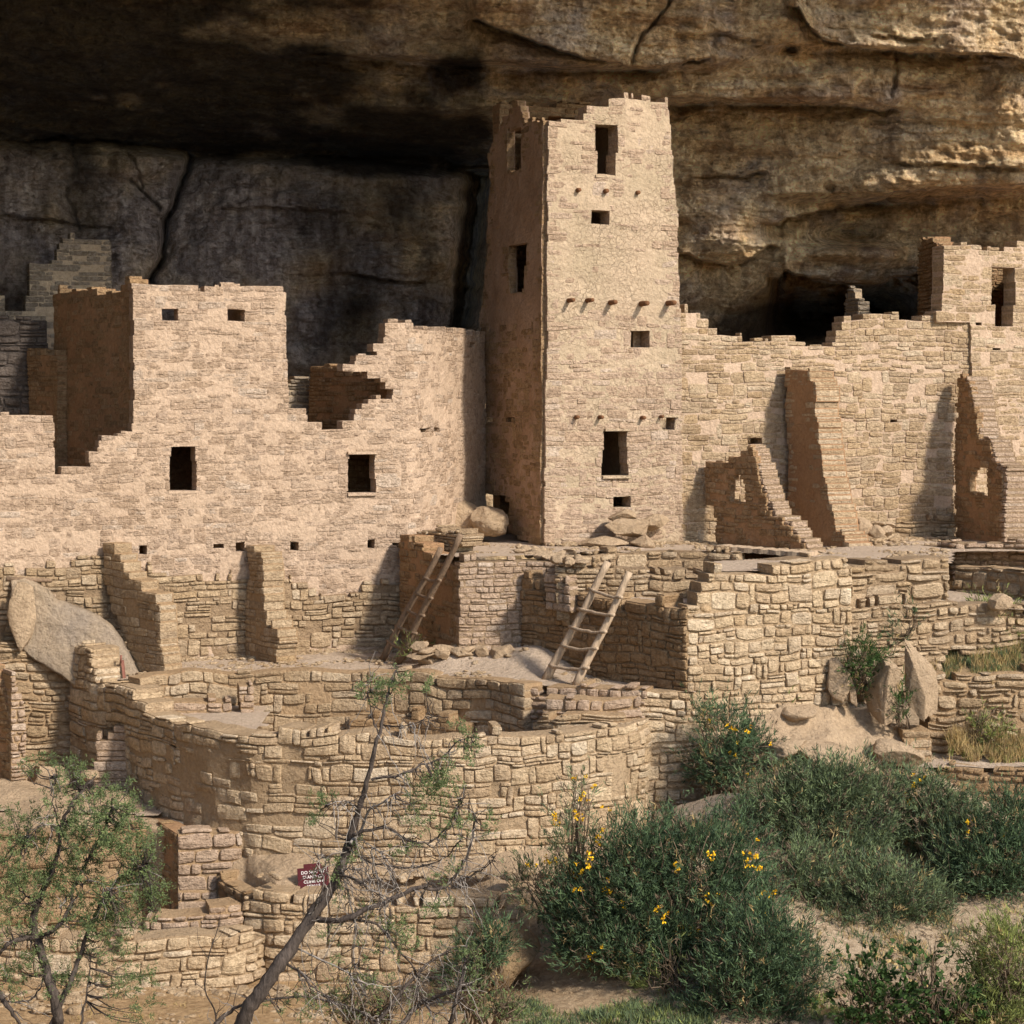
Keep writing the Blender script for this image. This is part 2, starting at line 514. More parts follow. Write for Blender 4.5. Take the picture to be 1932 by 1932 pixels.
    if st:
        A = np.array(st); n = len(A)
        sc = (A[:, 0] + A[:, 1]) / 2; hl = (A[:, 1] - A[:, 0]) / 2 - gap * rs.uniform(.4, 1.3, n)
        zc = (A[:, 2] + A[:, 3]) / 2; hz = (A[:, 3] - A[:, 2]) / 2 - gap * rs.uniform(.3, 1.1, n)
        hl = np.maximum(hl, .01)[:, None]; hz = np.maximum(hz, .008)[:, None]
        a, b = TA[None, :], TB[None, :]
        irr = min(1.0, bulge / .03)
        kr = rs.uniform(.02, .15, (n, 1)) * min(1.0, .35 + gap * 40)
        r1, r2, r3, r4, r5, r6 = [rs.uniform(-1, 1, (n, 1)) for _ in range(6)]
        aa = a * (1 - kr * b ** 4) ; bb = b * (1 - kr * 1.4 * a ** 4)
        q = sc[:, None] + aa * hl + r2 * .22 * hz * b * irr
        z = zc[:, None] + bb * hz * (1 - irr * .16 * (1 + r5 * a)) + (r1 * .14 * hz * a + r6 * .08 * hz * (1 - a * a)) * irr
        amp = bulge * rs.uniform(.2, 1.0, (n, 1))
        prot = rs.uniform(-.6, .9, (n, 1)) * bulge + .002
        o = prot + amp * (1 - np.abs(a) ** 6) * (1 - np.abs(b) ** 5) - bulge * .5 * (np.abs(b) ** 9 + np.abs(a) ** 12) + r3 * bulge * .5 * a + r4 * bulge * .4 * b
        o = o + rough * (.006 + .3 * bulge) * noise(q * 11, z * 16, sc[:, None] * 3.7, 12) + rough * .005 * noise(q * 27, z * 37, sc[:, None] * 3.7, 22)
        o = o + off(q, z)
        q = np.clip(q, -.03, p.L + .03)
        x, y = p.at(q, o)
        zz = zw(q, z)
        qr, zr = q[:, RING], z[:, RING]
        ob = -A[:, 4][:, None] + off(qr, zr) * (A[:, 5][:, None] < .5) + rough * .01 * noise(qr * 9, zr * 9, 1, 3)
        xb, yb = p.at(qr, ob)
        zbk = zw(qr, zr)
        Vt = np.concatenate([np.stack([x, y, zz], 2), np.stack([x, y, zz], 2)[:, RING], np.stack([xb, yb, zbk], 2)], 1)
        nv = Vt.shape[1]
        Fq = (TQ[None] + (np.arange(n) * nv)[:, None, None] + base).reshape(-1, 4)
        allV.append(Vt.reshape(-1, 3)); allF.append(Fq); mi.append(np.ones(len(Fq), int))
    if not allV:
        print('EMPTY WALL', name); return None
    mi = np.concatenate(mi)
    return mesh(name, np.concatenate(allV), np.concatenate(allF), mats, parent, mi, smooth=False)

def rect(u0, v0, u1, v1):
    return [(u0, v0), (u1, v0), (u1, v1), (u0, v1)]

def Yf(u):
    return 39.741 / (1 - 0.000101 * (u - 966))

def base_thing(name, u, v, Y, label, cat, group=None):
    return thing(name, tuple(P(u, v, Y)), label, cat, group)

# horizontal sheet from a plan outline
def sheet(name, poly, z, mat, parent=None, step=.12, amp=.02, holes=(), world=False, thick=.0, seed=0, kind=None):
    pw = np.array(poly) if world else np.array([((u - UC) * Y / F, Y) for u, Y in poly])
    hw = [np.array([((u - UC) * Y / F, Y) for u, Y in h]) for h in holes]
    x0, y0 = pw.min(0); x1, y1 = pw.max(0)
    xs = np.arange(x0, x1 + step, step); ys = np.arange(y0, y1 + step, step)
    XX, YY = np.meshgrid(xs, ys, indexing='ij')
    zz = z(XX, YY) if callable(z) else np.full(XX.shape, float(z))
    zz = zz + amp * fbm(XX * .9, YY * .9, seed, 31, 4)
    cx, cy = (xs[:-1, None] + step / 2) + 0 * ys[None, :-1], (ys[None, :-1] + step / 2) + 0 * xs[:-1, None]
    m = inpoly(cx, cy, pw)
    for h in hw: m &= ~inpoly(cx, cy, h)
    idx = np.arange(XX.size).reshape(XX.shape)
    Q = np.stack([idx[:-1, :-1], idx[1:, :-1], idx[1:, 1:], idx[:-1, 1:]], 2)[m]
    return mesh(name, np.stack([XX, YY, zz], 2).reshape(-1, 3), Q, mat, parent)

def patch(name, grid, mat, parent=None, n=40, amp=.06, sc=1.2, seed=0, octs=5, dirn=(0, -.3, 1)):
    """grid: rows of (u,v,Y) control points, smooth bilinear surface with rock relief"""
    G = np.array([[P(*c) for c in row] for row in grid])
    r, c = G.shape[:2]
    tr = np.linspace(0, r - 1, n); tc = np.linspace(0, c - 1, int(n * 1.8))
    T = np.zeros((len(tr), len(tc), 3))
    for k in range(3):
        A = np.array([np.interp(tc, np.arange(c), G[i, :, k]) for i in range(r)])
        T[:, :, k] = np.array([np.interp(tr, np.arange(r), A[:, j]) for j in range(len(tc))]).T
    d = np.array(dirn, float); d /= np.linalg.norm(d)
    nz = fbm(T[:, :, 0] * sc, T[:, :, 1] * sc, T[:, :, 2] * sc, seed, octs)
    T = T + d[None, None] * (amp * nz)[:, :, None]
    idx = np.arange(len(tr) * len(tc)).reshape(len(tr), len(tc))
    Q = np.stack([idx[:-1, :-1], idx[:-1, 1:], idx[1:, 1:], idx[1:, :-1]], 2).reshape(-1, 4)
    return mesh(name, T.reshape(-1, 3), Q, mat, parent)

def rock_mesh(c, size, rot=(0, 0, 0), seed=0, cuts=10, res=22, rough=.06, sharp=.75):
    """angular boulder: a ball cut by random planes and roughened"""
    rs = np.random.default_rng(seed + 400)
    n = res
    V, Q = [], []
    for ax in range(3):
        for sgn in (-1, 1):
            g = np.linspace(-1, 1, n)
            A, B = np.meshgrid(g, g, indexing='ij')
            A, B = np.tan(A * .785), np.tan(B * .785)
            pt = np.zeros((n, n, 3)); pt[:, :, ax] = sgn
            pt[:, :, (ax + 1) % 3] = A * sgn; pt[:, :, (ax + 2) % 3] = B
            o = len(V) * n * n
            V.append(pt.reshape(-1, 3))
            idx = np.arange(n * n).reshape(n, n) + o
            Q.append(np.stack([idx[:-1, :-1], idx[1:, :-1], idx[1:, 1:], idx[:-1, 1:]], 2).reshape(-1, 4))
    V = np.concatenate(V); V /= np.linalg.norm(V, axis=1)[:, None]
    D = V.copy()
    for k in range(cuts):
        nn = rs.normal(size=3); nn /= np.linalg.norm(nn)
        h = rs.uniform(.55, .85) * sharp / .75
        t = V @ nn
        ov = t > h
        V[ov] -= (t[ov] - h)[:, None] * nn
    V *= (1 + rough * fbm(D[:, 0] * 2, D[:, 1] * 2, D[:, 2] * 2, seed, 5, .55))[:, None]
    V = V * (np.array(size) / 2 / .85)
    from mathutils import Euler
    Mx = np.array(Euler([R(q) for q in rot]).to_matrix())
    V = V @ Mx.T + np.array(c)
    return V, np.concatenate(Q)

def rock(name, c, size, rot, mat, label, cat='boulder', seed=0, parent=None, group=None, **k):
    V, Q = rock_mesh(c, size, rot, seed, **k)
    o = mesh(name, V, Q, mat, parent)
    # weld cube-sphere seams so that shading stays smooth
    import bmesh
    bm = bmesh.new(); bm.from_mesh(o.data); bmesh.ops.remove_doubles(bm, verts=bm.verts, dist=1e-4)
    bm.to_mesh(o.data); bm.free()
    if parent is None: tag(o, label, cat, group)
    return o

def prism(outline, Y0, th, mat, name, parent=None, tilt=0.0, rough=.03, seed=0, res=7):
    """thick slab with a traced outline (u,v) at depth Y0; tilt shifts depth with height; rounded rough faces"""
    pts = np.array([P(u, v, Y0) for u, v in outline])
    n = len(pts)
    out = []
    for i in range(n):
        a, b = pts[i], pts[(i + 1) % n]
        for t in np.linspace(0, 1, res, endpoint=False): out.append(a + (b - a) * t)
    out = np.array(out); m = len(out)
    c = out.mean(0)
    layers = []
    for s, d in ((0.0, -.06), (.35, -.05), (.75, -.03), (.96, .0), (1.0, .06), (1.0, .6), (.96, .95), (.5, 1.0), (0.0, 1.0)):
        L = c + (out - c) * s
        L[:, 1] += d * th
        layers.append(L)
    V = np.concatenate(layers)
    V[:, 1] += tilt * (V[:, 2] - c[2])
    nz = [fbm(V[:, 0] * 3, V[:, 1] * 3, V[:, 2] * 3, seed + k * 50, 4) for k in range(3)]
    V += rough * np.stack(nz, 1)
    Q = []
    for l in range(len(layers) - 1):
        for i in range(m):
            j = (i + 1) % m
            Q.append([l * m + i, l * m + j, (l + 1) * m + j, (l + 1) * m + i])
    return mesh(name, V, np.array(Q)[:, ::-1], mat, parent)

def tube_arr(pts, rad, k=6):
    pts = np.asarray(pts, float); n = len(pts)
    rad = np.broadcast_to(rad, (n,)) if np.ndim(rad) else np.full(n, rad)
    T = np.gradient(pts, axis=0); T /= np.linalg.norm(T, axis=1)[:, None] + 1e-9
    up = np.array([.13, .97, .2]) if abs(T[0] @ np.array([.13, .97, .2])) < .9 else np.array([1., 0, 0])
    A = np.cross(T, up); A /= np.linalg.norm(A, axis=1)[:, None] + 1e-9
    B = np.cross(T, A)
    th = np.arange(k) * 2 * math.pi / k
    V = pts[:, None] + rad[:, None, None] * (A[:, None] * np.cos(th)[None, :, None] + B[:, None] * np.sin(th)[None, :, None])
    Q = []
    for i in range(n - 1):
        for j in range(k):
            j2 = (j + 1) % k
            Q.append([i * k + j, i * k + j2, (i + 1) * k + j2, (i + 1) * k + j])
    V = V.reshape(-1, 3)
    # caps: fans collapsed to the axis
    V = np.vstack([V, pts[0], pts[-1]])
    a, b = n * k, n * k + 1
    Tr = [[a, (j + 1) % k, j] for j in range(k)] + [[b, (n - 1) * k + j, (n - 1) * k + (j + 1) % k] for j in range(k)]
    return V, Q, Tr

class Tubes:
    def __init__(s): s.V, s.Q, s.T, s.n = [], [], [], 0
    def add(s, pts, rad, k=6):
        V, Q, T = tube_arr(pts, rad, k)
        s.V.append(V); s.Q += (np.array(Q) + s.n).tolist(); s.T += (np.array(T) + s.n).tolist(); s.n += len(V)
    def build(s, name, mat, parent=None):
        return mesh(name, np.concatenate(s.V), [np.array(s.Q), np.array(s.T)], mat, parent)

def box_arr(c, ax, ay, az):
    c, ax, ay, az = map(np.asarray, (c, ax, ay, az))
    V = [c + sx * ax + sy * ay + sz * az for sx in (-1, 1) for sy in (-1, 1) for sz in (-1, 1)]
    Q = [[0, 1, 3, 2], [4, 6, 7, 5], [0, 4, 5, 1], [2, 3, 7, 6], [0, 2, 6, 4], [1, 5, 7, 3]]
    return np.array(V), np.array(Q)
# ------------------------------------------------------------ the cliff: one continuous rock sheet
def build_cliff():
    us = np.concatenate([np.linspace(-2600, -60, 40), np.arange(-40, 1975, 3.2), np.linspace(1990, 5200, 46)])
    vsn = np.concatenate([-np.geomspace(2600, 330, 26), np.linspace(-318, -20, 40), np.arange(-12, 690, 2.9), np.linspace(695, 1120, 40)])
    U, V = np.meshgrid(us, vsn, indexing='ij')
    cols = [
        (-2600, [(0, -16), (300, -15), (700, -15)]),
        (-1300, [(0, -9), (300, -8), (700, -8)]),
        (-500, [(0, -1.5), (150, 0), (300, 2.5), (700, 3)]),
        (0,    [(0, 4.2), (70, 5.0), (150, 6.5), (235, 8.6), (262, 9.2), (285, 8.8), (500, 8.4), (700, 8)]),
        (300,  [(0, 3.6), (70, 4.6), (150, 6.2), (240, 9.0), (275, 10.), (292, 9.0), (560, 8.2), (700, 8.4)]),
        (420,  [(0, 3.2), (70, 4.2), (150, 6.0), (240, 9.0), (284, 10.5), (300, 8.6), (560, 8.0), (700, 8.4)]),
        (700,  [(0, 2.4), (60, 3.0), (103, 3.6), (115, 4.4), (200, 6.0), (250, 8.0), (295, 10.5), (312, 8.4), (600, 7.8), (700, 8.2)]),
        (880,  [(0, 1.6), (60, 2.4), (112, 3.0), (125, 4.2), (200, 5.2), (255, 7.2), (312, 10.2), (335, 8.6), (600, 8.2), (700, 8.2)]),
        (1100, [(0, 1.0), (105, 1.5), (122, 1.8), (135, 3.4), (190, 4.4), (240, 6.0), (700, 7.5)]),
        (1250, [(0, .9), (105, 1.3), (122, 1.7), (135, 2.6), (180, 3.2), (200, 4.4), (350, 5.2), (450, 5.6), (700, 7.5)]),
        (1400, [(0, .8), (60, 1.0), (120, 1.9), (182, 2.4), (200, 3.6), (260, 4.0), (350, 4.6), (450, 5.0), (500, 5.8), (700, 8)]),
        (1650, [(0, .1), (85, .5), (100, 1.4), (180, 1.7), (205, 2.3), (300, 2.9), (362, 3.6), (385, 5.6), (450, 5.6), (520, 6.0), (700, 9)]),
        (1800, [(0, -.3), (98, .4), (110, 1.3), (180, 1.3), (300, 2.3), (350, 2.8), (375, 4.6), (450, 5.6), (700, 8)]),
        (1932, [(0, -.5), (110, .3), (128, 1.4), (165, 1.0), (300, 1.5), (345, 2.1), (375, 3.9), (460, 4.9), (700, 7)]),
    ]
    cu = [c[0] for c in cols]
    prof = np.array([np.interp(vsn, [q[0] for q in c[1]], [q[1] for q in c[1]]) for c in cols])
    D = np.array([np.interp(us, cu, prof[:, j]) for j in range(len(vsn))]).T
    # out of frame: the brow of the overhang comes forward, then the face rises
    top = np.interp(vsn, [-2600, -520, -430, -300, -120, 0], [-6.6, -6.3, -6.0, -4.4, -1.2, 0])
    D = np.where(V < 0, D * np.clip(1 + V / 430, 0, 1) + top[None, :], D)
    def line(pts, below, above, wb, wa, fade=25):
        nonlocal D
        pu = np.array([p_[0] for p_ in pts]); pv = np.array([p_[1] for p_ in pts])
        lv = np.interp(U, pu, pv) + 3 * noise(U * .06, 0, 0, 77)
        f = np.clip(np.minimum(U - pu[0], pu[-1] - U) / fade + 1, 0, 1); f = f * f * (3 - 2 * f)
        dv = V - lv
        D = D + f * np.where(dv > 0, below * np.exp(-np.abs(dv) / wb) * np.clip(dv / 2.5, 0, 1), -above * np.exp(-np.abs(dv) / wa))
    line([(1505, 10), (1521, 40), (1551, 72), (1588, 82), (1645, 88), (1705, 98), (1761, 97), (1805, 102), (1855, 100), (1905, 107), (1980, 125)], 1.1, .7, 14, 45)
    line([(1288, 197), (1355, 187), (1455, 192), (1608, 197), (1660, 205)], .9, .5, 28, 45, 60)
    line([(900, 35), (934, 50), (1011, 77), (1061, 97), (1111, 110), (1177, 121), (1211, 130), (1261, 123), (1288, 117), (1330, 108)], 1.0, .6, 16, 50)
    line([(600, 98), (644, 103), (777, 113), (940, 121), (1061, 129), (1191, 130)], .6, .15, 12, 20, 60)
    line([(-60, 262), (60, 264), (127, 252), (240, 266), (350, 279), (357, 290), (640, 294), (904, 322)], .9, -.2, 14, 10, 40)
    line([(1470, 420), (1488, 410), (1531, 400), (1655, 376), (1700, 360), (1820, 356), (2000, 362)], 1.3, .5, 24, 45, 40)
    line([(1470, 520), (1481, 510), (1521, 520), (1581, 533), (1655, 533), (1721, 515), (1790, 505)], 3.6, .5, 90, 16, 25)
    line([(1290, 476), (1318, 487), (1371, 502), (1421, 483), (1450, 460)], .6, .3, 16, 22)
    line([(1331, 333), (1408, 331), (1430, 322)], .35, .15, 10, 12)
    line([(1658, 63), (1700, 70), (1755, 73)], .3, .2, 8, 12)
    line([(1640, 222), (1700, 225), (1790, 227)], .2, .12, 8, 14)
    line([(1290, 64), (1345, 62), (1420, 72)], .35, .1, 12, 14)
    line([(1440, 83), (1480, 80), (1530, 85)], .3, .2, 14, 14)
    line([(1700, 305), (1800, 310), (1950, 318)], .25, .25, 16, 30)
    line([(430, 392), (520, 388), (640, 400)], .1, .15, 16, 26)
    line([(644, 515), (680, 517), (740, 528), (790, 530)], .4, .2, 8, 12)
    line([(90, 250), (175, 262), (230, 250)], .3, .25, 10, 24)
    line([(-30, 400), (60, 410), (190, 428)], .15, .2, 20, 30)
    def vcrack(pts, amp, wd, stepside=0.0):
        nonlocal D
        pv = np.array([p_[1] for p_ in pts]); pu = np.array([p_[0] for p_ in pts])
        o = np.argsort(pv); pv, pu = pv[o], pu[o]
        lu = np.interp(V, pv, pu) + 3 * noise(0, V * .08, 0, 78)
        f = np.clip(np.minimum(V - pv[0], pv[-1] - V) / 12 + 1, 0, 1)
        du = U - lu
        D = D + f * amp * np.exp(-(du / wd) ** 2) + f * stepside * np.where(du > 0, np.exp(-du / 60), 0)
    vcrack([(357, 293), (347, 333), (333, 377), (313, 417), (307, 483), (283, 530), (270, 580)], 1.1, 6, .8)
    vcrack([(1264, 0), (1240, 35), (1211, 67), (1191, 113)], .5, 4, .25)
    vcrack([(1688, 110), (1690, 150), (1683, 175)], .25, 4)
    vcrack([(248, 343), (275, 365), (300, 392)], .3, 3)
    vcrack([(905, 330), (890, 450), (870, 600), (850, 640)], 2.5, 22, 1.0)
    vcrack([(130, 265), (142, 320), (125, 370), (150, 430)], .2, 4, .15)
    vcrack([(240, 290), (250, 300), (268, 350)], .2, 3)
    def blob(u0, v0, su, sv, a):
        nonlocal D
        D = D + a * np.exp(-((U - u0) / su) ** 2 - ((V - v0) / sv) ** 2)
    blob(1590, 442, 60, 20, 1.5); blob(1360, 440, 70, 40, -.45); blob(1500, 600, 60, 50, 3.0); blob(1660, 590, 90, 40, 3.2)
    blob(1400, 300, 90, 40, .45); blob(1565, 355, 9, 10, .5); blob(1640, 300, 60, 30, .2); blob(1490, 92, 12, 8, .6); blob(1640, 478, 90, 16, -.8)
    blob(780, 200, 120, 30, -.4); blob(1180, 60, 70, 40, -.3); blob(1050, 30, 80, 25, -.3); blob(1900, 180, 50, 70, -.5); blob(240, 470, 60, 60, -.4)
    blob(1500, 40, 60, 30, -.35); blob(1620, 140, 80, 35, -.35); blob(1350, 110, 50, 20, -.3)
    Yd = Yf(U) + D
    X = (U - UC) * Yd / F; Z = (VH - V) * Yd / F
    # rock relief: broad undulation, horizontal bedding, chipped texture
    def terr(t, k=3.0):
        f = t * k; i = np.floor(f); fr = f - i
        return (i + np.clip((fr - .42) / .16, 0, 1)) / k
    rel = .30 * fbm(X * .30, Yd * .30, Z * .55, 1, 4)
    bed = .26 * terr(fbm(X * .22, Yd * .15, Z * 1.9, 5, 4), 3.2)
    chip = .20 * terr(fbm(X * 1.1, Yd * .9, Z * 1.7, 8, 5), 4) + .075 * fbm(X * 4.0, Yd * 3, Z * 6.5, 6, 4) + .03 * terr(fbm(X * 6, Yd * 4, Z * 9, 16, 2), 3)
    Yd = Yd + (rel + bed + chip) * np.clip((V + 500) / 400, .3, 1)
    X = (U - UC) * Yd / F; Z = (VH - V) * Yd / F
    Vt = np.stack([X, Yd, Z], 2).reshape(-1, 3)
    idx = np.arange(U.size).reshape(U.shape)
    Q = np.stack([idx[:-1, :-1], idx[:-1, 1:], idx[1:, 1:], idx[1:, :-1]], 2).reshape(-1, 4)
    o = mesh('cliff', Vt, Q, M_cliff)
    # smoke blackening of the alcove roof, with its deep shade painted in as well
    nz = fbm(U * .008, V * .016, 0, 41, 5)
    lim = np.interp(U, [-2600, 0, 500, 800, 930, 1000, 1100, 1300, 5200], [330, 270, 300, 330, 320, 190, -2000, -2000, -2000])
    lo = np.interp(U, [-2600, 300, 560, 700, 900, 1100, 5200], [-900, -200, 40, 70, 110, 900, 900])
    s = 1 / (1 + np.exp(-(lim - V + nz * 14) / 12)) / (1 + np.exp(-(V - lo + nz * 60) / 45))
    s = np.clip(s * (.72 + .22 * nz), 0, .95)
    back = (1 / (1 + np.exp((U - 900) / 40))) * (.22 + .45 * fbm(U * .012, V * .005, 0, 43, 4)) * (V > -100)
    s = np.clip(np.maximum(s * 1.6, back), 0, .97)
    cave = np.clip(np.exp(-((U - 1580) / 190) ** 2 - ((V - 590) / 62) ** 2) * 1.1 + np.exp(-((U - 1400) / 110) ** 2 - ((V - 630) / 40) ** 2) * .95 + .25 * nz * np.exp(-((U - 1550) / 220) ** 2 - ((V - 580) / 90) ** 2), 0, .95)  # shade of the hollow above the curtain wall, painted dark
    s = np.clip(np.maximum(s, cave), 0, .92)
    a = o.data.attributes.new('soot_shade', 'FLOAT', 'POINT')
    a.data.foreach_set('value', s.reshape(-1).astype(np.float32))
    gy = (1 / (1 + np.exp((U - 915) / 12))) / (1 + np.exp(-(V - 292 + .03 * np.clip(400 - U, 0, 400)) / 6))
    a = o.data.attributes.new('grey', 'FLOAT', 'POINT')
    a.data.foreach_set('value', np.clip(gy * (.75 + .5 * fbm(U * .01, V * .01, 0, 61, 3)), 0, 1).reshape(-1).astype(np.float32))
    tag(o, kind='structure')
build_cliff()

# ------------------------------------------------------------ ground: thin-plate surface through surveyed points
GP = [(0, 1932, 28.0), (0, 1890, 29.2), (250, 1905, 28.6), (500, 1932, 28), (500, 1880, 29.5), (800, 1932, 28), (960, 1860, 29.6), (700, 1885, 29.4),
      (1100, 1932, 27.5), (1180, 1850, 28.8), (1250, 1720, 30.2), (1250, 1620, 31.3), (1290, 1545, 32.5), (1400, 1500, 33.0), (1560, 1860, 28.3), (1640, 1830, 28.8),
      (1800, 1760, 30), (1932, 1705, 31), (1932, 1932, 27), (1600, 1600, 31.8), (1700, 1545, 32.8), (1932, 1580, 33), (1932, 1640, 32), (1450, 1440, 33.0),
      (1600, 1470, 33.6), (1560, 1420, 33.6), (1650, 1440, 33.8), (1750, 1500, 33.4), (2300, 1560, 33.6), (2300, 1932, 27)]
GX = np.array([P(*g) for g in GP])
extra = [(-14, 28, -8.2), (-14, 34, -8.2), (0, 34, -8.3), (-6, 34, -8.3), (-9, 31, -8.3), (14, 40, -6.5), (5, 40, -7.0), (-6, 42, -8), (-14, 44, -8), (16, 33, -6.6),
         (-30, 30, -8.2), (30, 34, -6), (0, 24, -8.7), (-10, 24, -8.7), (10, 24, -8.6), (0, 20, -9.0), (-10, 20, -9), (10, 20, -9), (30, 20, -8.6), (-30, 20, -8.8)]
GX = np.vstack([GX, np.array(extra, float)])
def _tp(r2): return np.where(r2 > 1e-9, r2 * np.log(np.maximum(r2, 1e-12)), 0)
_n = len(GX)
_d2 = ((GX[:, None, :2] - GX[None, :, :2]) ** 2).sum(2)
_A = np.zeros((_n + 3, _n + 3)); _A[:_n, :_n] = _tp(_d2) + np.eye(_n) * .15; _A[:_n, _n] = 1; _A[:_n, _n + 1:] = GX[:, :2]; _A[_n, :_n] = 1; _A[_n + 1:, :_n] = GX[:, :2].T
_W = np.linalg.solve(_A, np.concatenate([GX[:, 2], [0, 0, 0]]))
def gz(x, y):
    x = np.asarray(x, float); y = np.asarray(y, float)
    xc, yc = np.clip(x, -18, 20), np.clip(y, 20, 42)
    z = _W[_n] + _W[_n + 1] * xc + _W[_n + 2] * yc
    for i in range(_n): z = z + _W[i] * _tp((xc - GX[i, 0]) ** 2 + (yc - GX[i, 1]) ** 2)
    near = np.interp(y, [-400, -60, 0, 4, 9, 15, 20], [-8, -6, -1.9, -1.9, -4.2, -7.9, -9.0])
    t = np.clip((y - 15) / 6, 0, 1)
    r = np.hypot(x, y)
    side = np.clip((-x - .3 * y) / (r + 1e-6), 0, 1)
    rim = np.clip((r - 70) / 120, 0, 1); rim = rim * rim * (3 - 2 * rim) * 48 * np.clip(side * 2.2, 0, 1)
    return np.where(y < 21, near * (1 - t) + z * t, z) + rim
def ground():
    xs = np.concatenate([-np.geomspace(900, 13, 26), np.arange(-12.9, 16, .12), np.geomspace(16.1, 900, 26)])
    ys = np.concatenate([-np.geomspace(700, 2, 20), np.linspace(0, 24.5, 40), np.arange(24.7, 38, .12), np.linspace(38.2, 60, 20), np.geomspace(64, 900, 12)])
    X, Y = np.meshgrid(xs, ys, indexing='ij')
    Z = gz(X, Y) + .05 * fbm(X * .8, Y * .8, 0, 3, 5)
    idx = np.arange(X.size).reshape(X.shape)
    Q = np.stack([idx[:-1, :-1], idx[1:, :-1], idx[1:, 1:], idx[:-1, 1:]], 2).reshape(-1, 4)
    # bare sandy ground: pale sand to the right, orange earth to the left
    m, n, b = newmat('sandy_ground')
    vec, g = coords(n)
    sx = n.nodes.new('ShaderNodeSeparateXYZ'); n.links.new(vec, sx.inputs[0])
    n0 = tex(n, 'ShaderNodeTexNoise', vec, Scale=.8, Detail=5.0)
    ad = N(n, 'ShaderNodeMath', _operation='MULTIPLY_ADD'); ad.inputs[1].default_value = 5.0
    n.links.new(n0.outputs['Fac'], ad.inputs[0]); n.links.new(sx.outputs['X'], ad.inputs[2])
    mr = N(n, 'ShaderNodeMapRange'); mr.inputs['From Min'].default_value = .5; mr.inputs['From Max'].default_value = 4.5
    n.links.new(ad.outputs[0], mr.inputs['Value'])
    c = mix(n, 'MIX', mr.outputs[0], (.50, .33, .17), (.54, .41, .27))
    n2 = tex(n, 'ShaderNodeTexNoise', vec, Scale=9.0, Detail=8.0, Roughness=.7)
    f2 = ramp(n, n2.outputs['Fac'], [(.35, (.62, .58, .54)), (.62, (1.1, 1.1, 1.1))])
    c = mix(n, 'MULTIPLY', 1.0, c, f2)
    nf = tex(n, 'ShaderNodeTexNoise', vec, Scale=.25, Detail=6.0, Roughness=.7)
    ff = ramp(n, nf.outputs['Fac'], [(.35, (.12, .12, .06)), (.5, (.32, .25, .15)), (.7, (.45, .35, .22))])
    yr = N(n, 'ShaderNodeMapRange'); yr.inputs['From Min'].default_value = 25.0; yr.inputs['From Max'].default_value = 21.0
    n.links.new(sx.outputs['Y'], yr.inputs['Value'])
    c = mix(n, 'MIX', yr.outputs[0], c, ff)
    n.links.new(c, b.inputs['Base Color'])
    n3 = tex(n, 'ShaderNodeTexNoise', vec, Scale=14.0, Detail=8.0, Roughness=.7)
    bump(n, b, [(n2.outputs['Fac'], .10), (n3.outputs['Fac'], .04)])
    tag(mesh('ground', np.stack([X, Y, Z], 2).reshape(-1, 3), Q, m), kind='structure')
ground()

# ------------------------------------------------------------ terrace floors
T1 = -4.62
def zT2(x, y): return -2.76 - .05 * np.clip((x - 1.5) / 3, 0, 1) - .012 * np.clip(y - 38, -4, 5)
def zT1(x, y):
    z = T1 + 0 * x
    z = z + .40 * np.exp(-((x - .35) / .85) ** 2 - ((y - 35.9) / .8) ** 2)          # sand heap under the terrace wall
    z = z + .35 * np.exp(-((x + .95) / .55) ** 2 - ((y - 36.2) / .55) ** 2)
    z = z - .06 * np.clip((-5.6 - x) / 1.0, 0, 1)
    return z
pit = [(1052, 34.6), (1300, 34.9), (1500, 35.5), (1532, 36.9), (1535, 37.3), (1395, 38.0), (1250, 38.3), (1100, 37.6), (1045, 36.6)]
tag(sheet('terrace_floor', [(-80, 36.0), (100, 36.3), (150, 36.1), (200, 35.5), (265, 34.95), (320, 35.25), (450, 35.55), (640, 35.6), (760, 35.45), (860, 35.1), (930, 34.65), (992, 34.1),
           (1110, 33.6), (1215, 33.4), (1310, 33.3), (1310, 33.6), (1010, 36.6), (880, 37.3), (800, 39.8), (400, 38.2), (-80, 36.6)], zT1, M_sand, amp=.03, seed=1, step=.07), kind='structure')
tag(sheet('terrace_floor', [(775, 38.3), (868, 36.2), (985, 36.6), (1052, 36.45), (1060, 36.5), (1300, 36.0), (1540, 36.45), (1640, 36.6), (1795, 36.7), (1800, 39.0), (2040, 38.4), (2040, 45.5), (1700, 43.6), (1320, 42.0), (900, 44.0), (765, 40.2)],
          zT2, M_sand, amp=.03, seed=2, holes=[pit], step=.07), kind='structure')
tag(sheet('terrace_floor', [(1350, 33.9), (1450, 34.2), (1598, 34.85), (1700, 35.5), (1796, 35.9), (1800, 36.9), (1640, 36.8), (1560, 36.5), (1350, 35.7)], -2.78, M_sand, amp=.03, seed=12, step=.07), kind='structure')
tag(sheet('pit_floor', [(1075, 35.85), (1300, 35.9), (1560, 36.5), (1560, 39), (1030, 39), (1040, 36.6)], -3.55, M_sand, amp=.04, seed=3), kind='structure')
tag(sheet('kiva_floor', [(300, 34.9), (640, 35.6), (860, 35.4), (1000, 34.2), (1220, 33.4), (1200, 32.9), (1080, 32.1), (800, 31.7), (480, 32.2)], -6.0, M_sand, amp=.03, seed=24), kind='structure')
tag(sheet('kiva_bench', [(150, 35.8), (300, 34.9), (505, 35.5), (500, 33.2), (470, 32.2), (400, 32.6), (330, 33.2), (200, 35)], -5.13, M_sand, amp=.03, seed=4), kind='structure')

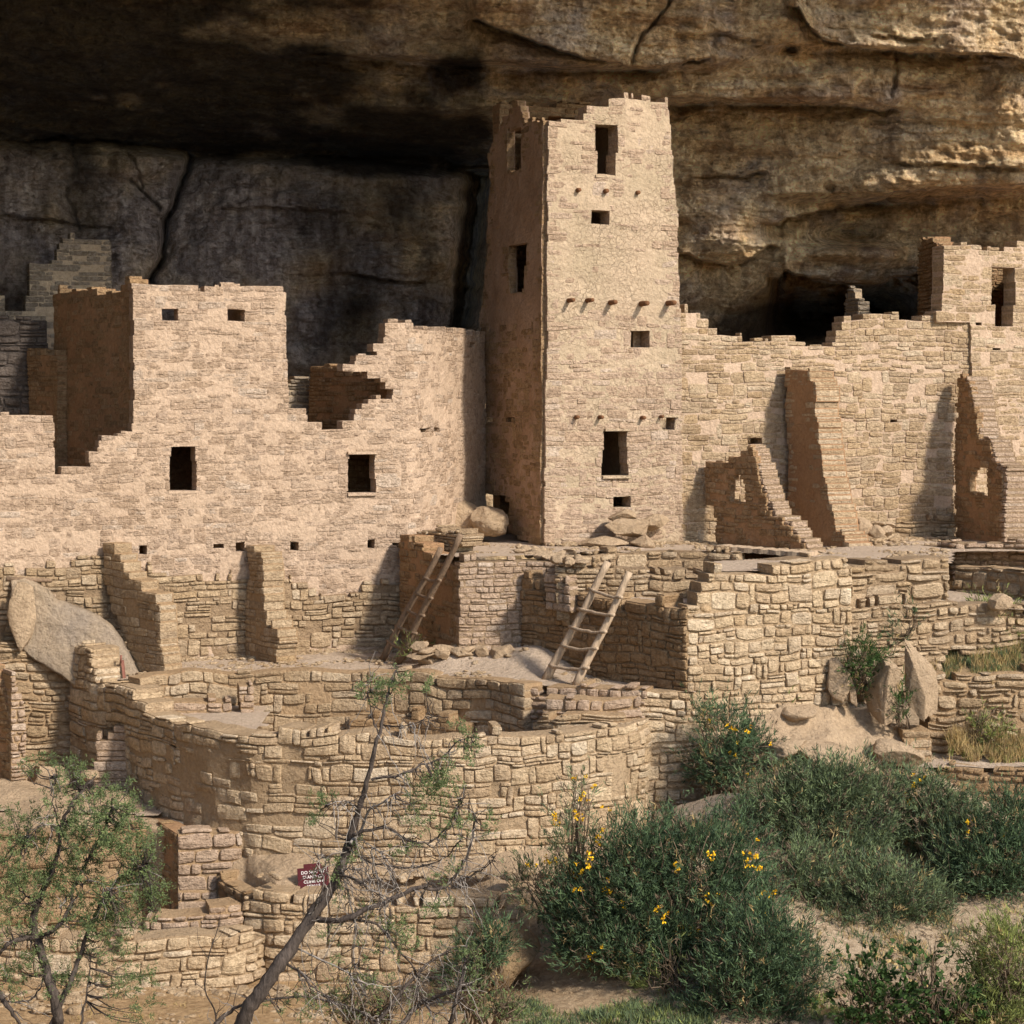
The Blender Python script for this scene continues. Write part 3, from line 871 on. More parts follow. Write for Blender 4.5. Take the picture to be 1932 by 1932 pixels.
# ------------------------------------------------------------ the long stepped house on the left
def house():
    t = base_thing('masonry_house', 400, 1245, 37.6, 'broad pinkish stone house with two small square upper windows above two doorways', 'house')
    k = (Yf(200) - .0)
    path = [(-90, Yf(-90)), (740, Yf(740)), (768, Yf(768)), (790, 39.2), (812, 39.75), (840, 40.5), (875, 41.5), (918, 42.9)]
    poly = [(-90, 787), (0, 787), (28, 789), (45, 793), (103, 785), (104, 830), (106, 889), (139, 886), (167, 880), (166, 854), (183, 850), (183, 838), (192, 826), (187, 815),
            (218, 822), (218, 812), (234, 810), (226, 802), (250, 798), (250, 560), (248, 534), (262, 533), (330, 537), (400, 539), (495, 541), (497, 535), (535, 535), (541, 560),
            (541, 640), (546, 766), (578, 768), (583, 790), (608, 796), (611, 812), (633, 811), (644, 797), (669, 786), (671, 772), (692, 767), (694, 755), (712, 750), (730, 754), (742, 742),
            (733, 732), (716, 722), (702, 712), (668, 702), (640, 694), (646, 684), (668, 680), (668, 672), (712, 668), (700, 656), (722, 646), (722, 618), (736, 608), (764, 616), (790, 628), (816, 633), (837, 624), (851, 629), (880, 628), (914, 627), (920, 1040), (870, 1060), (810, 1300), (-90, 1300)]
    holes = [rect(308, 577, 334, 601), rect(432, 583, 459, 607), [(323, 842), (366, 842), (370, 926), (321, 926)], [(661, 857), (706, 857), (708, 930), (658, 930)],
             rect(265, 1033, 276, 1043), rect(404, 1025, 420, 1036), rect(446, 1024, 460, 1040), rect(550, 1022, 562, 1036), rect(543, 1100, 560, 1105), rect(697, 1022, 707, 1034), rect(743, 1025, 753, 1034),
             [(790, 806), (815, 806), (804, 816), (792, 814)], rect(818, 807, 828, 815), rect(887, 646, 895, 656), rect(100, 1074, 106, 1084)]
    wall('front_wall', path, poly, [M_morp, M_pale], t, holes, th=.36, rowh=.10, rv=.38, sl=(.14, .46), gap=.004, bulge=.006, recess=.002, warp=.03, wav=.045, seed=3, merge=.16, miss=.22, cap=.08,
         plaster=lambda u, v: (u > 800) * np.clip(.5 - abs(v - 720) / 200. + (v > 920) * .5, 0, 1))
    # rougher footing courses, slightly proud
    yb = .05
    low = [(-90, 1070), (30, 1080), (180, 1052), (300, 1078), (420, 1095), (520, 1080), (640, 1128), (720, 1095), (795, 1108), (795, 1300), (-90, 1300)]
    wall('footing', [(-90, Yf(-90) - yb), (795, Yf(795) - yb)], low, [M_morb, M_buff], t, [], th=.10, rowh=.12, rv=.5, sl=(.16, .5), gap=.010, bulge=.018, recess=.008, warp=.05, wav=.06, seed=4, merge=.18, miss=.15)
    # left flank of the upper block, seen in shade
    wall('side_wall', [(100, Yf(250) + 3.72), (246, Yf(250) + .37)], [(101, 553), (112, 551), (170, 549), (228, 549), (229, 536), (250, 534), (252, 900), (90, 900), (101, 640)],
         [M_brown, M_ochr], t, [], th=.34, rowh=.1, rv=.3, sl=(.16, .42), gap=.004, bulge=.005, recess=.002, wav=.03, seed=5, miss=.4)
    a = P(250, 0, Yf(250)); b = P(541, 0, Yf(541))
    d = np.array([-math.sin(R(22)), math.cos(R(22))])
    def rel(px, py, k): return (px + d[0] * k, py + d[1] * k)
    A0, A1, B0, B1 = rel(a[0], a[1], .4), rel(a[0], a[1], 3.7), rel(b[0] - .38, b[1] - .1, .35), rel(b[0] - .38, b[1] - .1, 3.6)
    big = [(-200, 545), (1200, 545), (1200, 1300), (-200, 1300)]
    wall('right_flank_wall', [B0, B1], big, [M_morp, M_pale], t, th=.36, rowh=.1, seed=6, world=True)
    wall('rear_wall', [A1, B1], [(-200, 690), (1200, 700), (1200, 1300), (-200, 1300)], [M_morp, M_pale], t, th=.36, rowh=.1, seed=7, world=True)
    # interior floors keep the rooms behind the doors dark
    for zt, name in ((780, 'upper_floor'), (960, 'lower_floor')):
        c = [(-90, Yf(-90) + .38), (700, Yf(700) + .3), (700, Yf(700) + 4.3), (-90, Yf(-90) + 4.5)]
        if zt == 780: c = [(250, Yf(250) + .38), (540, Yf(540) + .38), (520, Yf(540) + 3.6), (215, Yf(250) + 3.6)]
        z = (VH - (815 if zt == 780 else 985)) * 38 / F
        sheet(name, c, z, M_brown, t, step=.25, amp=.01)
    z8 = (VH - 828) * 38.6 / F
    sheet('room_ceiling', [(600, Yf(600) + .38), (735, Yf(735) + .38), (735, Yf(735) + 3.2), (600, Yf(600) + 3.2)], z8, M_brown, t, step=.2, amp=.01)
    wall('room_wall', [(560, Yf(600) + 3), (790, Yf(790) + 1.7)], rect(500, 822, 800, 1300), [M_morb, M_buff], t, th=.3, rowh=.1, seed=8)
    for (u0, u1, v, nm, th_) in ((318, 372, 926, 'sill', .05), (655, 711, 930, 'sill', .05), (316, 376, 842, 'lintel', -.05), (655, 714, 857, 'lintel', -.05)):
        um = (u0 + u1) / 2; Y0 = Yf(um)
        c = P(um, v, Y0); hw = (u1 - u0) / 2 * Y0 / F
        e = np.array([math.cos(R(22)), math.sin(R(22)), 0]); nn = np.array([math.sin(R(22)), -math.cos(R(22)), 0])
        V, Q = box_arr(c + nn * -.14 + np.array([0, 0, -th_ / 2]), e * hw, nn * .17, np.array([0, 0, abs(th_) / 2]))
        mesh(nm, V, Q, M_morp, t, smooth=False)
house()

# low ragged stub behind the opening at the left, and the shaded room ruin between the blocks
t = base_thing('wall_stub', 700, 800, 40.3, 'shaded brown broken wall in the gap between the long house and the tower', 'wall')
wall('masonry', [(583, 41.8), (745, 39.6)], [(585, 686), (600, 685), (640, 687), (660, 692), (700, 708), (745, 735), (745, 860), (560, 860)], [M_brown, M_ochr], t, th=.35, rowh=.1, sl=(.2, .45), gap=.008, bulge=.012, seed=12, miss=.3)
t = base_thing('wall_stub', 566, 765, 41.5, 'small grey broken wall wedged behind the right edge of the house', 'wall')
wall('masonry', [(520, 41.9), (590, 42.2)], [(520, 722), (545, 722), (556, 714), (585, 710), (590, 830), (520, 830)], [M_gplas, M_grey], t, th=.35, rowh=.13, gap=.02, bulge=.03, seed=13)

t = base_thing('ruined_house', 130, 660, 43, 'dim plastered house ruin with a T shaped doorway in the shade at far left', 'house')
wall('front_wall', [(-140, 42.0), (211, 43.4)], [(-140, 470), (0, 497), (56, 500), (66, 492), (72, 495), (104, 490), (105, 465), (114, 458), (124, 456), (136, 450), (140, 447), (170, 456), (210, 457), (213, 560), (215, 900), (-140, 900)],
     [M_gplas, M_grey], t, [[(0, 500), (55, 496), (55, 560), (46, 562), (46, 588), (10, 588), (10, 561), (0, 560)]], th=.34, rowh=.1, gap=.004, bulge=.009, recess=.006, seed=14, miss=.35, cap=.1)
wall('side_wall', [(208, 43.7), (202, 47)], rect(150, 457, 260, 900), [M_gplas, M_grey], t, th=.3, rowh=.12, seed=15)
wall('rear_wall', [(-160, 46.5), (215, 47)], rect(-200, 400, 260, 900), [M_gplas, M_grey], t, th=.3, rowh=.14, seed=15)
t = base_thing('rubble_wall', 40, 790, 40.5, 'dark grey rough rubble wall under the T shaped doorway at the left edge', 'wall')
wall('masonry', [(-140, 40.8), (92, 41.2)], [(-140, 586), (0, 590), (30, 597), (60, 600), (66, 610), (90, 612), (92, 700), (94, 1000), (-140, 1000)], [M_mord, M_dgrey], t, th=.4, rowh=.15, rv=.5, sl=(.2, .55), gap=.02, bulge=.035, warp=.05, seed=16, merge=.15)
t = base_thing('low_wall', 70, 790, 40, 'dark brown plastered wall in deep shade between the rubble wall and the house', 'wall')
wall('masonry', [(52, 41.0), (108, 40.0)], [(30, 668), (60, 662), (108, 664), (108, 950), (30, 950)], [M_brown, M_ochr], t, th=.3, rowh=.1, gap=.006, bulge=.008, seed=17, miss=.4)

# curved wall running back to the tower
rock('boulder', P(926, 982, 41.0), (.66, .7, .56), (0, 10, 12), M_rock, 'rounded grey boulder in the corner at the foot of the tower', seed=3, cuts=8, rough=.09)
rock('boulder', P(868, 985, 41.4), (1.0, .7, .75), (0, -6, -20), M_rock, 'pale bedrock lump at the foot of the recessed wall', seed=4, cuts=7, rough=.05)

# ------------------------------------------------------------ the square tower
def tower():
    t = base_thing('square_tower', 1030, 1020, 40, 'tall square four storey stone tower with cracked plaster, jagged top and projecting beam ends', 'tower')
    Yr = Yf(1290)
    plas = lambda u, v: np.clip((596 + 14 * noise(u * .02, 0, 0, 5) - v) / 30, 0, 1) * np.clip(.8 + .35 * fbm(u * .02, v * .02, 0, 6, 3), .3, 1) + .35 * np.clip((760 - v) / 100, 0, 1) * (v > 560)
    front = [(1031, 229), (1057, 230), (1074, 229), (1077, 219), (1092, 218), (1104, 215), (1105, 204), (1120, 205), (1144, 202), (1147, 193), (1170, 192), (1179, 182), (1194, 182), (1224, 188), (1261, 187),
             (1263, 213), (1272, 333), (1279, 400), (1282, 500), (1286, 580), (1289, 700), (1290, 1070), (1026, 1070), (1026, 900), (1030, 700)]
    holes = [[(1123, 235), (1161, 235), (1162, 287), (1157, 287), (1157, 330), (1128, 330), (1128, 287), (1123, 287)], rect(1116, 397, 1146, 424), rect(1194, 626, 1224, 657),
             [(1143, 814), (1182, 814), (1184, 860), (1188, 898), (1136, 898), (1141, 850)], rect(1253, 788, 1273, 812), rect(1159, 933, 1188, 955)]
    wall('front_wall', [(1022, Yf(1022)), (1292, Yr)], front, [M_plas, M_pale], t, holes, th=.42, rowh=.105, rv=.45, sl=(.14, .48), gap=.005, bulge=.009, recess=.003, warp=.04, wav=.05, seed=21, merge=.16, miss=.15, cap=0, plaster=plas)
    side = [(1031, 229), (1019, 232), (1004, 231), (1003, 222), (988, 222), (984, 201), (977, 190), (970, 199), (944, 233), (921, 290), (925, 347), (917, 483), (911, 547), (904, 600), (911, 661), (914, 777), (911, 927),
            (945, 935), (960, 950), (961, 1006), (977, 1016), (1018, 1030), (1024, 1024), (1029, 700)]
    sh = [rect(959, 243, 982, 323), [(961, 460), (992, 460), (991, 502), (987, 502), (987, 553), (963, 553), (963, 502), (961, 502)], rect(915, 784, 929, 799), rect(955, 788, 971, 797)]
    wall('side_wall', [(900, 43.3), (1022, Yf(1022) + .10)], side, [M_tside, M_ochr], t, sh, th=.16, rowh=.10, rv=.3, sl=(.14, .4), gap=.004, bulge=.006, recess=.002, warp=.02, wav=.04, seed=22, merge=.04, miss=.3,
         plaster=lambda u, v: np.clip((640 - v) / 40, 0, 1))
    d = np.array([-math.sin(R(22)), math.cos(R(22))])
    c = P(1290, 0, Yr)[:2] + np.array([-.44, -.1]); c = c + d * .4
    wall('right_flank_wall', [tuple(c), tuple(c + d * 2.9)], [(0, 240), (3000, 240), (3000, 1020), (0, 1020)], [M_plas, M_pale], t, th=.4, rowh=.11, seed=23, world=True, miss=.4)
    l = P(914, 0, 43.1)[:2]
    wall('rear_wall', [tuple(l + np.array([.3, .1])), tuple(c + d * 2.9)], [(0, 192), (3000, 205), (3000, 1020), (0, 1020)], [M_brown, M_ochr], t, th=.35, rowh=.11, seed=24, world=True)
    a, b = P(1040, 0, Yf(1040) + .45), P(1275, 0, Yf(1275) + .45)
    A = [tuple(a[:2]), tuple(b[:2] - np.array([.45, 0])), tuple(c + d * 2.7), tuple(l + np.array([.5, 0]))]
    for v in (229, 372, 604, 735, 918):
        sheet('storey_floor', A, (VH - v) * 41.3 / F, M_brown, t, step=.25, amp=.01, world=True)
    for i, (u, v, r, L) in enumerate([(1072, 567, .045, .26), (1107, 567, .045, .28), (1151, 571, .05, .26), (1210, 573, .055, .28), (1260, 572, .055, .30), (1089, 359, .045, .12), (1140, 361, .05, .14), (1200, 364, .045, .13),
                                 (1086, 787, .04, .13), (1131, 787, .04, .15), (1211, 788, .04, .13), (1246, 786, .03, .12)]):
        T = Tubes(); nn = np.array([math.sin(R(22)), -math.cos(R(22)), 0]); p = P(u, v, Yf(u))
        T.add([p + nn * -.2, p, p + nn * L * .6, p + nn * L], [r, r, r * .95, r * .85], 9)
        T.build('beam', M_beam, t)
    for (u0, u1, v, hgt, nm) in ((1134, 1192, 900, .05, 'sill'), (1139, 1189, 811, .045, 'lintel'), (1121, 1166, 333, .05, 'sill'), (1250, 1282, 785, .05, 'lintel')):
        um = (u0 + u1) / 2; Y0 = Yf(um)
        cc = P(um, v, Y0); hw = (u1 - u0) / 2 * Y0 / F
        e = np.array([math.cos(R(22)), math.sin(R(22)), 0]); nn = np.array([math.sin(R(22)), -math.cos(R(22)), 0])
        V, Q = box_arr(cc + nn * -.13, e * hw, nn * .17, np.array([0, 0, hgt / 2]))
        mesh(nm, V, Q, M_plas, t, smooth=False)
tower()

# ------------------------------------------------------------ walls right of the tower
t = base_thing('curtain_wall', 1550, 1020, 42.5, 'long pale masonry wall with a stepped broken top stretching right from the tower', 'wall')
Rp = [(1276, 585), (1291, 585), (1308, 585), (1321, 590), (1326, 597), (1338, 598), (1340, 622), (1365, 627), (1368, 633), (1401, 635), (1403, 640), (1435, 643), (1463, 643), (1465, 631), (1491, 628), (1496, 635), (1521, 638), (1525, 650), (1568, 652),
      (1578, 640), (1580, 627), (1590, 625), (1590, 613), (1596, 598), (1671, 598), (1685, 601), (1761, 601), (1763, 596), (1829, 590), (1829, 1080), (1276, 1080)]
wall('masonry', [(1278, Yf(1278) + .10), (1560, Yf(1560) + .18), (1830, Yf(1830) + .12)], Rp, [M_morp, M_buff], t, [rect(1408, 827, 1431, 839), rect(1680, 790, 1690, 796)], th=.42, rowh=.12, rv=.45, sl=(.16, .5), gap=.007, bulge=.011, recess=.004, warp=.05, wav=.08, seed=31, merge=.18, miss=.15)
wall('footing', [(1292, Yf(1290) + .05), (1828, Yf(1828) + .05)], [(1292, 900), (1380, 930), (1500, 980), (1700, 985), (1828, 960), (1828, 1080), (1292, 1080)], [M_morb, M_buff], t, [], th=.12, rowh=.11, rv=.5, sl=(.18, .55), gap=.012, bulge=.02, recess=.01, warp=.05, wav=.06, seed=32, merge=.15, miss=.1)

t = base_thing('masonry_house', 1880, 1020, 43.7, 'two storey stone house with a T shaped doorway at the right edge of the ruin', 'house')
Hp = [(1779, 462), (1801, 460), (1803, 456), (1821, 458), (1835, 465), (1898, 470), (1905, 463), (1960, 462), (2100, 470), (2100, 1080), (1830, 1080), (1830, 604), (1766, 602), (1764, 580), (1777, 578)]
wall('front_wall', [(1762, Yf(1762) - .0), (2110, Yf(2110))], Hp, [M_morp, M_buff], t, [[(1873, 504), (1913, 504), (1914, 580), (1911, 580), (1911, 615), (1880, 615), (1880, 578), (1873, 578)], rect(1876, 656, 1887, 664), rect(1844, 608, 1851, 614)],
     th=.42, rowh=.12, rv=.4, sl=(.2, .55), gap=.006, bulge=.009, recess=.003, miss=.1, warp=.035, wav=.05, seed=33, merge=.08)
wall('side_wall', [(1732, 46.2), (1779, Yf(1779) + .42)], [(1733, 470), (1745, 452), (1760, 447), (1768, 462), (1782, 460), (1782, 640), (1725, 640)], [M_brown, M_ochr], t, th=.36, rowh=.11, gap=.014, bulge=.02, seed=34)
a = P(2100, 0, Yf(2100))
wall('right_flank_wall', [(2096, Yf(2096) + .4), (2100, 49.0)], rect(1900, 470, 2400, 1080), [M_brown, M_ochr], t, th=.36, rowh=.13, seed=36)
wall('rear_wall', [(1745, 47.5), (2090, 48.5)], rect(1500, 480, 2300, 1080), [M_brown, M_ochr], t, th=.36, rowh=.13, seed=35)
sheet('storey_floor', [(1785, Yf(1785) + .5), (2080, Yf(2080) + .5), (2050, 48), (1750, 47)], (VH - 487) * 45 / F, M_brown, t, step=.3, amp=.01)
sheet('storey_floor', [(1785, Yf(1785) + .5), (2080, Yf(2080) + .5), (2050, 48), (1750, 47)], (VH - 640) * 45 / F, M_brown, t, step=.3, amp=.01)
t = base_thing('wall_stub', 1625, 610, 45.5, 'small grey wall stub standing in the dark hollow above the curtain wall', 'wall')
wall('masonry', [(1592, 46.0), (1620, 45.3), (1646, 45.5)], [(1594, 570), (1600, 548), (1612, 546), (1614, 562), (1643, 568), (1645, 720), (1590, 720)], [M_gplas, M_grey], t, th=.4, rowh=.12, gap=.014, bulge=.02, seed=36)

# ruined cross walls on the upper terrace
t = base_thing('cross_wall', 1430, 1040, 40, 'crumbling triangular wall remnant with a small window hole, between the tower and the tall buttress', 'wall')
wall('masonry', [(1331, 41.2), (1350, 40.9), (1420, 40.0), (1527, 38.8)], [(1331, 868), (1350, 870), (1370, 862), (1395, 852), (1396, 842), (1416, 842), (1424, 860), (1432, 890), (1444, 930), (1452, 955), (1460, 975), (1486, 992), (1498, 1010), (1512, 1025), (1522, 1042), (1522, 1070), (1350, 1070), (1349, 950), (1331, 950)],
     [M_brown, M_ochr], t, [[(1380, 902), (1394, 894), (1404, 912), (1404, 946), (1378, 946)]], th=.13, rowh=.11, rv=.35, sl=(.14, .35), gap=.006, bulge=.012, recess=.003, warp=.03, seed=41, miss=.4, ragged=.03)
wall('broken_edge', [(1405, 40.25), (1535, 38.75)], [(1408, 840), (1420, 842), (1436, 880), (1450, 935), (1462, 968), (1488, 988), (1502, 1008), (1516, 1022), (1530, 1040), (1530, 1075), (1506, 1075), (1500, 1030), (1482, 1008), (1462, 1000), (1450, 975), (1438, 940), (1426, 900), (1414, 862)],
     [M_morb, M_pale], t, th=.42, rowh=.11, rv=.35, sl=(.14, .35), gap=.008, bulge=.02, seed=141, ragged=.03)
t = base_thing('buttress_wall', 1550, 1040, 40.5, 'tall narrow brown plastered cross wall leaning against the curtain wall', 'wall')
wall('masonry', [(1481, 41.9), (1608, 39.9)], [(1482, 706), (1500, 700), (1524, 698), (1536, 712), (1541, 735), (1546, 800), (1549, 860), (1555, 900), (1563, 930), (1574, 960), (1580, 1000), (1594, 1010), (1598, 1030), (1598, 1075), (1505, 1075), (1492, 1000), (1483, 900)],
     [M_brown, M_buff], t, th=.55, rowh=.1, rv=.4, sl=(.14, .35), gap=.006, bulge=.012, recess=.003, warp=.03, seed=42, plaster=lambda u, v: .92 + 0 * (u + v), ragged=.05)
t = base_thing('buttress_wall', 1850, 1020, 42.5, 'stepped brown cross wall with a small window opening near the right edge', 'wall')
wall('masonry', [(1802, 43.4), (1892, 41.5)], [(1806, 712), (1816, 706), (1830, 715), (1834, 745), (1843, 790), (1848, 826), (1867, 828), (1870, 850), (1880, 880), (1896, 884), (1896, 1060), (1805, 1060), (1800, 900), (1803, 800)],
     [M_brown, M_ochr], t, [[(1832, 900), (1840, 884), (1862, 882), (1862, 932), (1832, 934)]], th=.13, rowh=.1, rv=.35, sl=(.14, .35), gap=.006, bulge=.012, recess=.003, warp=.03, seed=43, miss=.45, ragged=.05)
wall('broken_edge', [(1825, 42.95), (1898, 41.4)], [(1826, 708), (1836, 745), (1846, 790), (1850, 824), (1870, 828), (1873, 850), (1882, 880), (1900, 884), (1902, 1070), (1888, 1070), (1886, 890), (1872, 884), (1862, 852), (1860, 834), (1840, 830), (1832, 780), (1822, 730)],
     [M_morb, M_pale], t, th=.45, rowh=.11, rv=.35, sl=(.12, .3), gap=.008, bulge=.02, seed=143, ragged=.03)
t = base_thing('rubble_pile', 1650, 1018, 41, 'small heap of squared stones at the wall foot beside the tall buttress', 'rubble')
for i, (u, v, Y, s) in enumerate([(1625, 1000, 41.2, (.42, .4, .38)), (1650, 1004, 41.1, (.36, .36, .24)), (1655, 988, 41.3, (.45, .35, .12)), (1674, 1002, 41.2, (.24, .3, .2)), (1678, 990, 41.3, (.22, .25, .14)), (1618, 985, 41.6, (.5, .4, .3))]):
    rock('stone', P(u, v, Y), s, (0, 5 * i - 10, 13 * i), M_rock, '', seed=50 + i, parent=t, rough=.03, res=10, cuts=14)

# steps, slabs and loose stones at the tower foot
def slab(u0, v0, u1, v1, Y, dY, mat, label, yaw=0, seed=0, cat='stone slab', name='stone_slab'):
    c = P((u0 + u1) / 2, (v0 + v1) / 2, Y + dY / 2)
    return rock(name, c, ((u1 - u0) * Y / F * 1.12, dY * 1.1, (v1 - v0) * Y / F * 1.25), (0, 0, yaw), mat, label, cat, seed=seed, rough=.03, res=16, cuts=22, sharp=.72)
slab(1096, 1012, 1184, 1036, 39.3, .6, M_rock, 'long dressed stone block at the tower foot, left of a matching block', 10, 66, 'stone block', 'stone_block')
slab(1188, 1012, 1238, 1037, 39.4, .6, M_rock, 'short dressed stone block at the tower foot, right of a longer block', 10, 67, 'stone block', 'stone_block')
slab(1137, 978, 1235, 1012, 39.7, .6, M_rock, 'rough brown slab lying on the bench at the tower foot', 20, 61)
slab(1152, 963, 1205, 982, 39.9, .5, M_rock, 'thin pale stone lying on top of the rough slab by the tower', 10, 62)
slab(1205, 972, 1262, 1000, 40.3, .5, M_rock, 'reddish block leaning against the tower below its lowest opening', 25, 63)
t = base_thing('rubble_pile', 1020, 1050, 37, 'flat spread of pale loose stones before the tower corner', 'rubble')
rr_ = random.Random(5)
for i in range(34):
    f = rr_.random(); u = 975 + f * 120 + rr_.uniform(-6, 6); v = 1040 + f * 22 + rr_.uniform(-7, 7)
    Y = 2.76 * F / (v - VH)
    rock('stone', P(u, v, Y) + np.array([0, 0, .03]), (rr_.uniform(.12, .34), rr_.uniform(.12, .3), rr_.uniform(.06, .15)), (rr_.uniform(-12, 12), rr_.uniform(-12, 12), rr_.uniform(0, 180)), M_rock, '', seed=70 + i, parent=t, rough=.04, res=8, cuts=14)

# upper pit: low rear wall, plank cover
t = base_thing('low_wall', 1250, 1070, 38, 'low curved wall lining the back of the sunken pit on the upper terrace', 'wall')
wall('masonry', [(1045, 36.7), (1100, 37.4), (1180, 37.9), (1250, 38.1), (1330, 38.0), (1395, 37.7)], [(1040, 1048), (1080, 1040), (1180, 1037), (1395, 1036), (1395, 1120), (1040, 1120)], [M_morb, M_buff], t, th=.3, rowh=.16, rv=.4, sl=(.25, .6), gap=.02, bulge=.035, warp=.04, seed=45, merge=.1)
def plank(u0, v0, u1, v1, Y0, Y1, wd, label, mat=M_pole):
    a, b = P(u0, v0, Y0), P(u1, v1, Y1)
    c = (a + b) / 2; e = (b - a) / 2; s = np.cross(e, [0, 0, 1.]); s = s / np.linalg.norm(s) * wd / 2
    up = np.cross(s, e); up = up / np.linalg.norm(up) * .04
    n = 24
    V, Q = [], []
    for i, f in enumerate(np.linspace(-1, 1, n)):
        for (q, w_) in ((-1, -1), (1, -1), (1, 1), (-1, 1)):
            V.append(c + e * f + s * q * (1 + .12 * math.sin(i * 1.7) * .6) + up * w_ * (1 + .2 * math.sin(i * 2.3)))
    for i in range(n - 1):
        for k in range(4): Q.append([i * 4 + k, i * 4 + (k + 1) % 4, i * 4 + 4 + (k + 1) % 4, i * 4 + 4 + k])
    Q += [[3, 2, 1, 0], [n * 4 - 4, n * 4 - 3, n * 4 - 2, n * 4 - 1]]
    return tag(mesh('plank', np.array(V), np.array(Q), mat, smooth=False), label, 'plank')
plank(1358, 1032, 1530, 1046, 38.4, 37.2, .42, 'long weathered plank laid across the sunken pit')
plank(1394, 1062, 1456, 1059, 36.2, 36.3, .30, 'short board at the front rim of the sunken pit')

# retaining walls of the upper terrace
t = base_thing('retaining_wall', 925, 1230, 36, 'pale upright retaining wall of squared stones between the two ladders', 'wall')
wall('front_face', [(862, 36.0), (992, 36.35), (1056, 36.2)], [(865, 1053), (900, 1052), (992, 1056), (1056, 1062), (1056, 1300), (862, 1300)], [M_morb, M_pale], t, th=.4, rowh=.15, rv=.35, sl=(.18, .42), gap=.009, bulge=.016, recess=.008, warp=.04, seed=46, merge=.1)
wall('side_face', [(755, 38.7), (864, 36.15)], [(752, 1012), (764, 1005), (790, 1022), (812, 1042), (818, 1060), (866, 1064), (866, 1300), (750, 1300)], [M_brown, M_ochr], t, th=.4, rowh=.13, rv=.3, sl=(.2, .45), gap=.008, bulge=.012, seed=47, miss=.45)
t = base_thing('low_wall', 815, 1060, 38.5, 'stepped parapet of loose flat stones behind the head of the left ladder', 'wall')
wall('masonry', [(770, 38.85), (880, 37.4)], [(770, 1012), (800, 1003), (855, 1003), (866, 1010), (876, 1020), (874, 1032), (850, 1040), (848, 1062), (770, 1062)], [M_morb, M_buff], t, th=.45, rowh=.09, rv=.4, sl=(.2, .5), gap=.012, bulge=.03, seed=48)
t = base_thing('retaining_wall', 1300, 1130, 35.4, 'long rough retaining wall below the sunken pit behind the right ladder', 'wall')
wall('masonry', [(1046, 35.35), (1180, 35.3), (1300, 35.45), (1560, 36.15)], [(1046, 1068), (1050, 1070), (1100, 1066), (1200, 1072), (1290, 1074), (1330, 1070), (1380, 1075), (1440, 1070), (1470, 1062), (1500, 1056), (1530, 1058), (1560, 1066), (1562, 1180), (1046, 1180)],
     [M_morb, M_buff], t, th=.5, rowh=.16, rv=.45, sl=(.18, .5), gap=.014, bulge=.03, recess=.022, warp=.05, wav=.06, seed=49, merge=.2)

# projecting room block with the shaded left face
t = base_thing('room_block', 1295, 1300, 33.4, 'square masonry room block with a dark shaded left face and a sunlit rough front', 'wall')
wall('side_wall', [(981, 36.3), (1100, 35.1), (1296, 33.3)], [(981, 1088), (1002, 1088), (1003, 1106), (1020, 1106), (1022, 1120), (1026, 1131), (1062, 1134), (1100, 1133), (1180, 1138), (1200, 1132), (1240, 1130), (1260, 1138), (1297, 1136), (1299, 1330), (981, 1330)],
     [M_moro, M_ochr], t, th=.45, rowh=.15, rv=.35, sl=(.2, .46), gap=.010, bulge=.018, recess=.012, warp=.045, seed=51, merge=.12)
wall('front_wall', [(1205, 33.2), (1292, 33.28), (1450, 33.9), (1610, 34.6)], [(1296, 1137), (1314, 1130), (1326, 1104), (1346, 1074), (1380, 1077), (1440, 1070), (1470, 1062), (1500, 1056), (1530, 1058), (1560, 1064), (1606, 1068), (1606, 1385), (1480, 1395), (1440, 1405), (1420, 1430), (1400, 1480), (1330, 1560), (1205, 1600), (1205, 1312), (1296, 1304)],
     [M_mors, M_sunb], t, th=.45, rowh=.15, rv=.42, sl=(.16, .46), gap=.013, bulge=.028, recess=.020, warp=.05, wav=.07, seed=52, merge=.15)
sheet('room_fill', [(1085, 35.45), (1290, 33.7), (1345, 33.8), (1345, 35.6), (1300, 35.35), (1120, 35.5)], -3.33, M_sand, t, amp=.04, step=.1)
t = base_thing('masonry_block', 1050, 1128, 35.5, 'small stepped block of dressed stones on the corner left of the right ladder', 'wall')
wall('masonry', [(1024, 35.6), (1075, 35.12)], [(1024, 1092), (1074, 1092), (1075, 1150), (1026, 1150)], [M_morb, M_pale], t, th=.45, rowh=.19, rv=.1, sl=(.28, .5), gap=.012, bulge=.02, seed=53)

# right-hand retaining walls
t = base_thing('retaining_wall', 1680, 1140, 36, 'heavy rubble retaining wall of large rounded blocks under the right terrace', 'wall')
wall('masonry', [(1596, 34.72), (1640, 35.0), (1700, 35.3), (1800, 35.75)], [(1596, 1066), (1600, 1068), (1628, 1072), (1634, 1064), (1700, 1060), (1702, 1052), (1795, 1054), (1799, 1200), (1596, 1200)], [M_morb, M_buff], t, th=.6, rowh=.15, rv=.55, sl=(.22, .75), gap=.026, bulge=.05, recess=.035, warp=.06, wav=.10, seed=54, merge=.2)
wall('lower_courses', [(1596, 34.62), (1700, 35.05), (1800, 35.5), (1960, 36.0)], [(1596, 1144), (1600, 1142), (1640, 1128), (1700, 1128), (1800, 1140), (1960, 1140), (1960, 1230), (1800, 1230), (1750, 1300), (1596, 1340)], [M_morb, M_buff], t, th=.5, rowh=.125, rv=.5, sl=(.18, .55), gap=.024, bulge=.04, recess=.03, warp=.06, wav=.09, seed=55, merge=.12)
t = base_thing('curved_wall', 1870, 1130, 39, 'shaded curved wall of a sunken round room at the right edge', 'wall')
